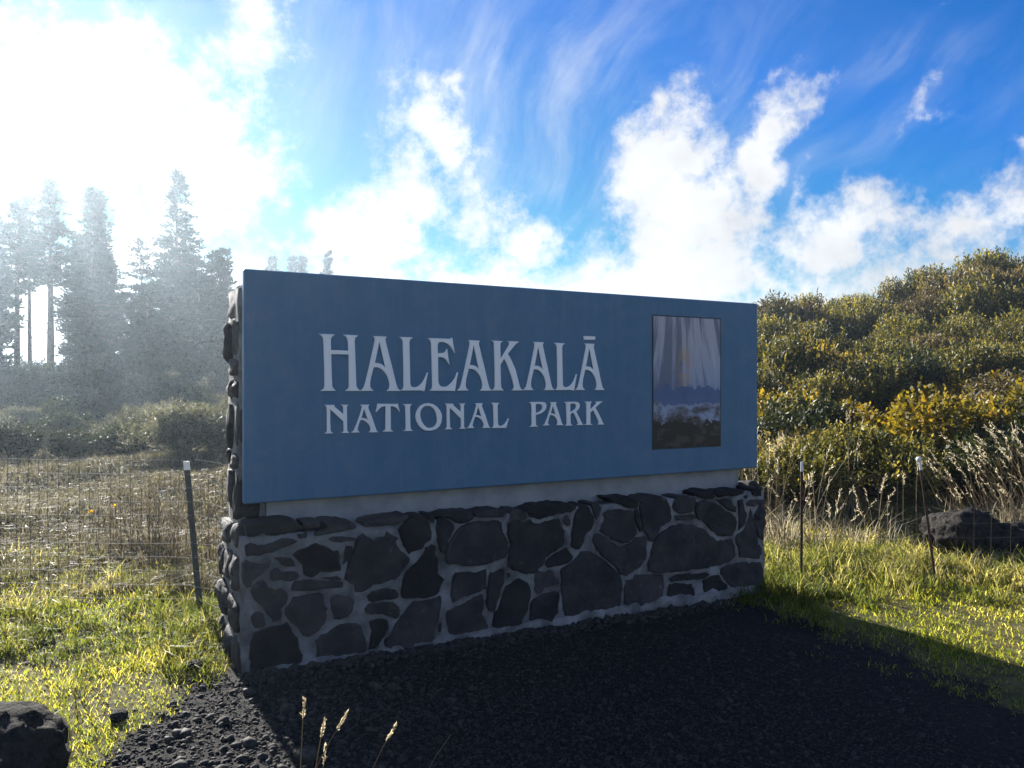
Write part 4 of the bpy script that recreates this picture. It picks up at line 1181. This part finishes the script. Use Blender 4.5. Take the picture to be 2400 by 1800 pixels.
while px < 930:
    d_ = random.uniform(44, 50)
    shrub('dark', (px - 1200) / 1800 * d_, d_, random.uniform(1.9, 2.9), 'tall dark undergrowth shrub ' + ('beyond the left edge of the view', 'under the pines at the left edge', 'under the tall bare trunked pine', 'under the dense broad conifer', 'below the bright gap', 'under the tallest spire', 'under the twin conifers', 'behind the left end of the panel', 'hidden behind the middle of the panel')[int(np.searchsorted((-15, 70, 150, 250, 330, 430, 560, 680), px))], 'undergrowth below the trees', None, 1.0)
    px += random.uniform(38, 62)


# ------------------------------------------------------------------ trees
def tree_mesh(h, rmax, base, p, dens, droop, trunk_r, seed, csize=1.0, dead_top=0.0, wh=.52, bare=True, asym=0.0):
    global rng
    keep_rng = rng
    rng = np.random.default_rng(seed)
    bend = rng.normal(0, .012 * h, 2)
    tp = lambda t: np.array([bend[0] * t * t, bend[1] * t * t, h * t])
    ts = np.linspace(0, 1, 9)
    tubes = [([tp(t) - (np.array([0, 0, .4]) if t == 0 else 0) for t in ts], [max(.02, trunk_r * (1 - t) ** .8) for t in ts])]
    thin = []
    P_, A_, R_ = [], [], []
    top = 1 - dead_top
    z = base
    while z < top:
        t = (z - base) / (top - base)
        env = rmax * ((1 - t) ** p) * min(1.0, .45 + t * 3.0)
        nb = max(3, int(rng.integers(6, 9) * dens))
        for b in range(nb):
            az = rng.uniform(0, 2 * np.pi)
            L_ = max(.22, env * rng.uniform(.38, 1.18) * (1 + asym * math.cos(az)))
            o = tp(z + rng.uniform(-.5, .5) * wh / h)
            d = np.array([math.cos(az), math.sin(az), 0])
            rise = rng.uniform(.05, .30)
            m_ = max(3, int(L_ / .15))
            u = np.linspace(.18, 1, m_)
            q = o + d * (L_ * u)[:, None] + np.array([0, 0, 1]) * (L_ * (rise * u - droop * u ** 2 + .25 * droop * u ** 5))[:, None]
            q = np.repeat(q, 4, 0) + rng.normal(0, 1, (m_ * 4, 3)) * np.array([.10, .10, .055]) * csize
            a = unit(d * .8 + np.array([0, 0, .35]) + rng.normal(0, .55, (m_ * 4, 3)))
            P_.append(q); A_.append(a); R_.append(np.clip(rng.normal(.45, .25, m_ * 4), 0, 1))
            if L_ > .7:
                e = o + d * L_ * .85 + np.array([0, 0, L_ * (rise * .85 - droop * .72)])
                md = o + d * L_ * .45 + np.array([0, 0, L_ * (rise * .45 - droop * .2)])
                thin.append(([o, md, e], [.045 * min(1.5, L_ / 2), .028, .010]))
        z += wh / h * rng.uniform(.75, 1.25)
    if bare and base > .12:
        for _ in range(int(18 * base * 3)):
            zz_ = rng.uniform(.12, base)
            az = rng.uniform(0, 2 * np.pi)
            L_ = rng.uniform(.5, rmax * .7)
            o = tp(zz_); e = o + np.array([math.cos(az) * L_, math.sin(az) * L_, rng.uniform(-.25, .45) * L_])
            thin.append(([o, (o + e) / 2 + rng.normal(0, .08, 3), e], [.035, .022, .008]))
    v1, f1, _ = merge([(*tube_arrays(a, b, 7), np.zeros(7 * len(a))) for a, b in tubes])
    if thin:
        v2, f2, _ = merge([(*tube_arrays(a, b, 3), np.zeros(3 * len(a))) for a, b in thin])
        v1, f1 = np.concatenate([v1, v2]), np.concatenate([f1, f2 + len(v1)])
    tr = np_mesh('trunk', v1, f1, None, True)
    tr.materials.append(M['bark'])
    P_, A_, R_ = np.concatenate(P_), np.concatenate(A_), np.concatenate(R_)
    v, f, r_ = leaf_quads(P_, A_, rng.uniform(.26, .48, len(P_)) * csize, rng.uniform(.05, .085, len(P_)) * csize, R_)
    cr = np_mesh('crown', v, f, r_)
    cr.materials.append(M['needles'])
    rng = keep_rng
    return tr, cr


def tree(px, py, d_, rmax, base, p, dens, droop, tr_r, seed, label, group, **kw):
    x = (px - 1200) / 1800 * d_
    gz = float(ground_z(x, d_))
    h = 1.53 + (900 - py) / 1800 * d_ - gz
    tm, cm = tree_mesh(h, rmax, base, p, dens, droop, tr_r, seed, **kw)
    root = tag(empty('conifer_tree', (x, d_, gz)), label, 'tree', group)
    link('trunk', tm, root)
    link('crown', cm, root)


G1 = 'conifers along the left edge of the field'
for args in (
        (412, 400, 55, 3.5, .12, .85, 1.25, .30, .26, 1, 'tallest spire shaped conifer standing alone left of the sign', dict(asym=.15)),
        (119, 418, 55, 2.4, .52, .75, 1.15, .25, .30, 2, 'tall pine with a long bare trunk second from the left gap', dict()),
        (40, 435, 56, 2.2, .50, .9, 1.2, .25, .26, 3, 'ragged pine with a dead bare tip near the left edge', dict(dead_top=.09)),
        (70, 455, 60, 1.7, .55, .8, 1.1, .25, .2, 4, 'narrow pine between two taller ones near the left edge', dict()),
        (0, 500, 54, 1.6, .30, .8, 1.3, .3, .24, 5, 'pine cut by the left edge of the view', dict()),
        (208, 450, 53, 2.6, .08, .62, 1.9, .3, .28, 6, 'dense broad conifer reaching to the ground under the sun', dict()),
        (234, 462, 56, 2.3, .08, .6, 1.6, .3, .26, 7, 'dense conifer just right of the broad one under the sun', dict()),
        (262, 606, 54, 1.5, .10, .7, 1.4, .3, .18, 8, 'lower conifer at the right of the dense pair', dict()),
        (296, 690, 56, 1.6, .30, .9, .7, .25, .14, 9, 'thin open tree in the bright gap', dict()),
        (335, 560, 57, 2.3, .10, .45, 1.0, .05, .18, 10, 'airy bushy topped tree left of the tallest spire', dict(csize=.8)),
        (398, 630, 51, 3.9, .04, .42, 1.7, .25, .26, 11, 'dense rounded tree in front of the tallest spire', dict()),
        (345, 690, 50, 2.9, .04, .45, 1.6, .25, .22, 12, 'dense low tree left of the rounded one', dict()),
        (500, 598, 53, 2.3, .05, .65, 1.5, .3, .2, 13, 'left of the twin conifers beside the panel top', dict()),
        (526, 594, 55, 1.6, .05, .75, 1.4, .3, .2, 14, 'right of the twin conifers beside the panel top', dict()),
        (470, 640, 50, 3.2, .04, .5, 1.6, .25, .22, 15, 'dense tree filling below the twin conifers', dict()),
        (556, 680, 52, 2.6, .04, .5, 1.5, .25, .2, 16, 'dense tree partly hidden by the left edge of the panel', dict()),
        (160, 640, 58, 1.6, .40, .6, .8, .2, .15, 17, 'slender trunked tree in the gap beside the tall pine', dict()),
        (-6, 610, 51, 1.5, .10, .5, 1.4, .25, .2, 18, 'lower dense conifer in front at the left edge', dict()),
        (440, 600, 58, 2.6, .05, .6, 1.5, .25, .2, 21, 'dense conifer close behind the tallest spire on its right', dict()),
        (196, 560, 58, 1.4, .06, .5, 1.4, .25, .2, 22, 'dense lower tree filling in left of the broad conifer', dict()),
        (-60, 470, 55, 2.4, .25, .7, 1.3, .25, .25, 19, 'conifer just beyond the left edge of the view', dict()),
        (-150, 430, 57, 2.4, .15, .7, 1.3, .25, .25, 20, 'farther conifer beyond the left edge of the view', dict())):
    tree(*args[:-2], args[-2], G1, **args[-1])
G2 = 'far conifers showing above the panel'
for args in ((640, 598, 104, 2.3, .3, .75, 1.1, .25, .3, 31, 'leftmost small far conifer showing above the panel'),
             (682, 606, 104, 1.9, .3, .8, 1.1, .25, .3, 32, 'left one of two close far conifers above the panel'),
             (707, 607, 107, 1.9, .3, .8, 1.1, .25, .3, 33, 'right one of two close far conifers above the panel'),
             (770, 597, 104, 1.3, .3, .7, .9, .25, .25, 34, 'lone thin far conifer farthest right above the panel')):
    tree(*args, G2, csize=1.5, wh=.6)

HAZE = 0.0009
for k, (px, py, d_) in enumerate(((600, 690, 56), (650, 740, 60), (715, 700, 66), (790, 750, 70), (880, 770, 78))):
    tree(px, py, d_, 2.6, .05, .6, 1.4, .25, .2, 50 + k, 'conifer hidden behind the panel, ' + ('first', 'second', 'third', 'fourth', 'fifth')[k] + ' from its left end', 'conifers hidden behind the panel')

# ------------------------------------------------------------------ haze volume added to imitate lens glare veiling the trees
bm = bmesh.new()
bmesh.ops.create_cube(bm, size=1.0)
for v_ in bm.verts:
    v_.co = Vector((v_.co.x * 830, v_.co.y * 490 + 170, (v_.co.z + .5) * 27 - 6))
me = bpy.data.meshes.new('haze')
bm.to_mesh(me); bm.free()
m, n = material('glare_haze')
vol = n.add('ShaderNodeVolumePrincipled', {'Color': (.68, .84, 1.0, 1), 'Density': HAZE, 'Anisotropy': .70})
n.add('ShaderNodeOutputMaterial', {'Volume': vol})
tag(link('haze', me, mat=m), 'thin bright haze added over field and trees to imitate sun glare', 'haze', kind='stuff')
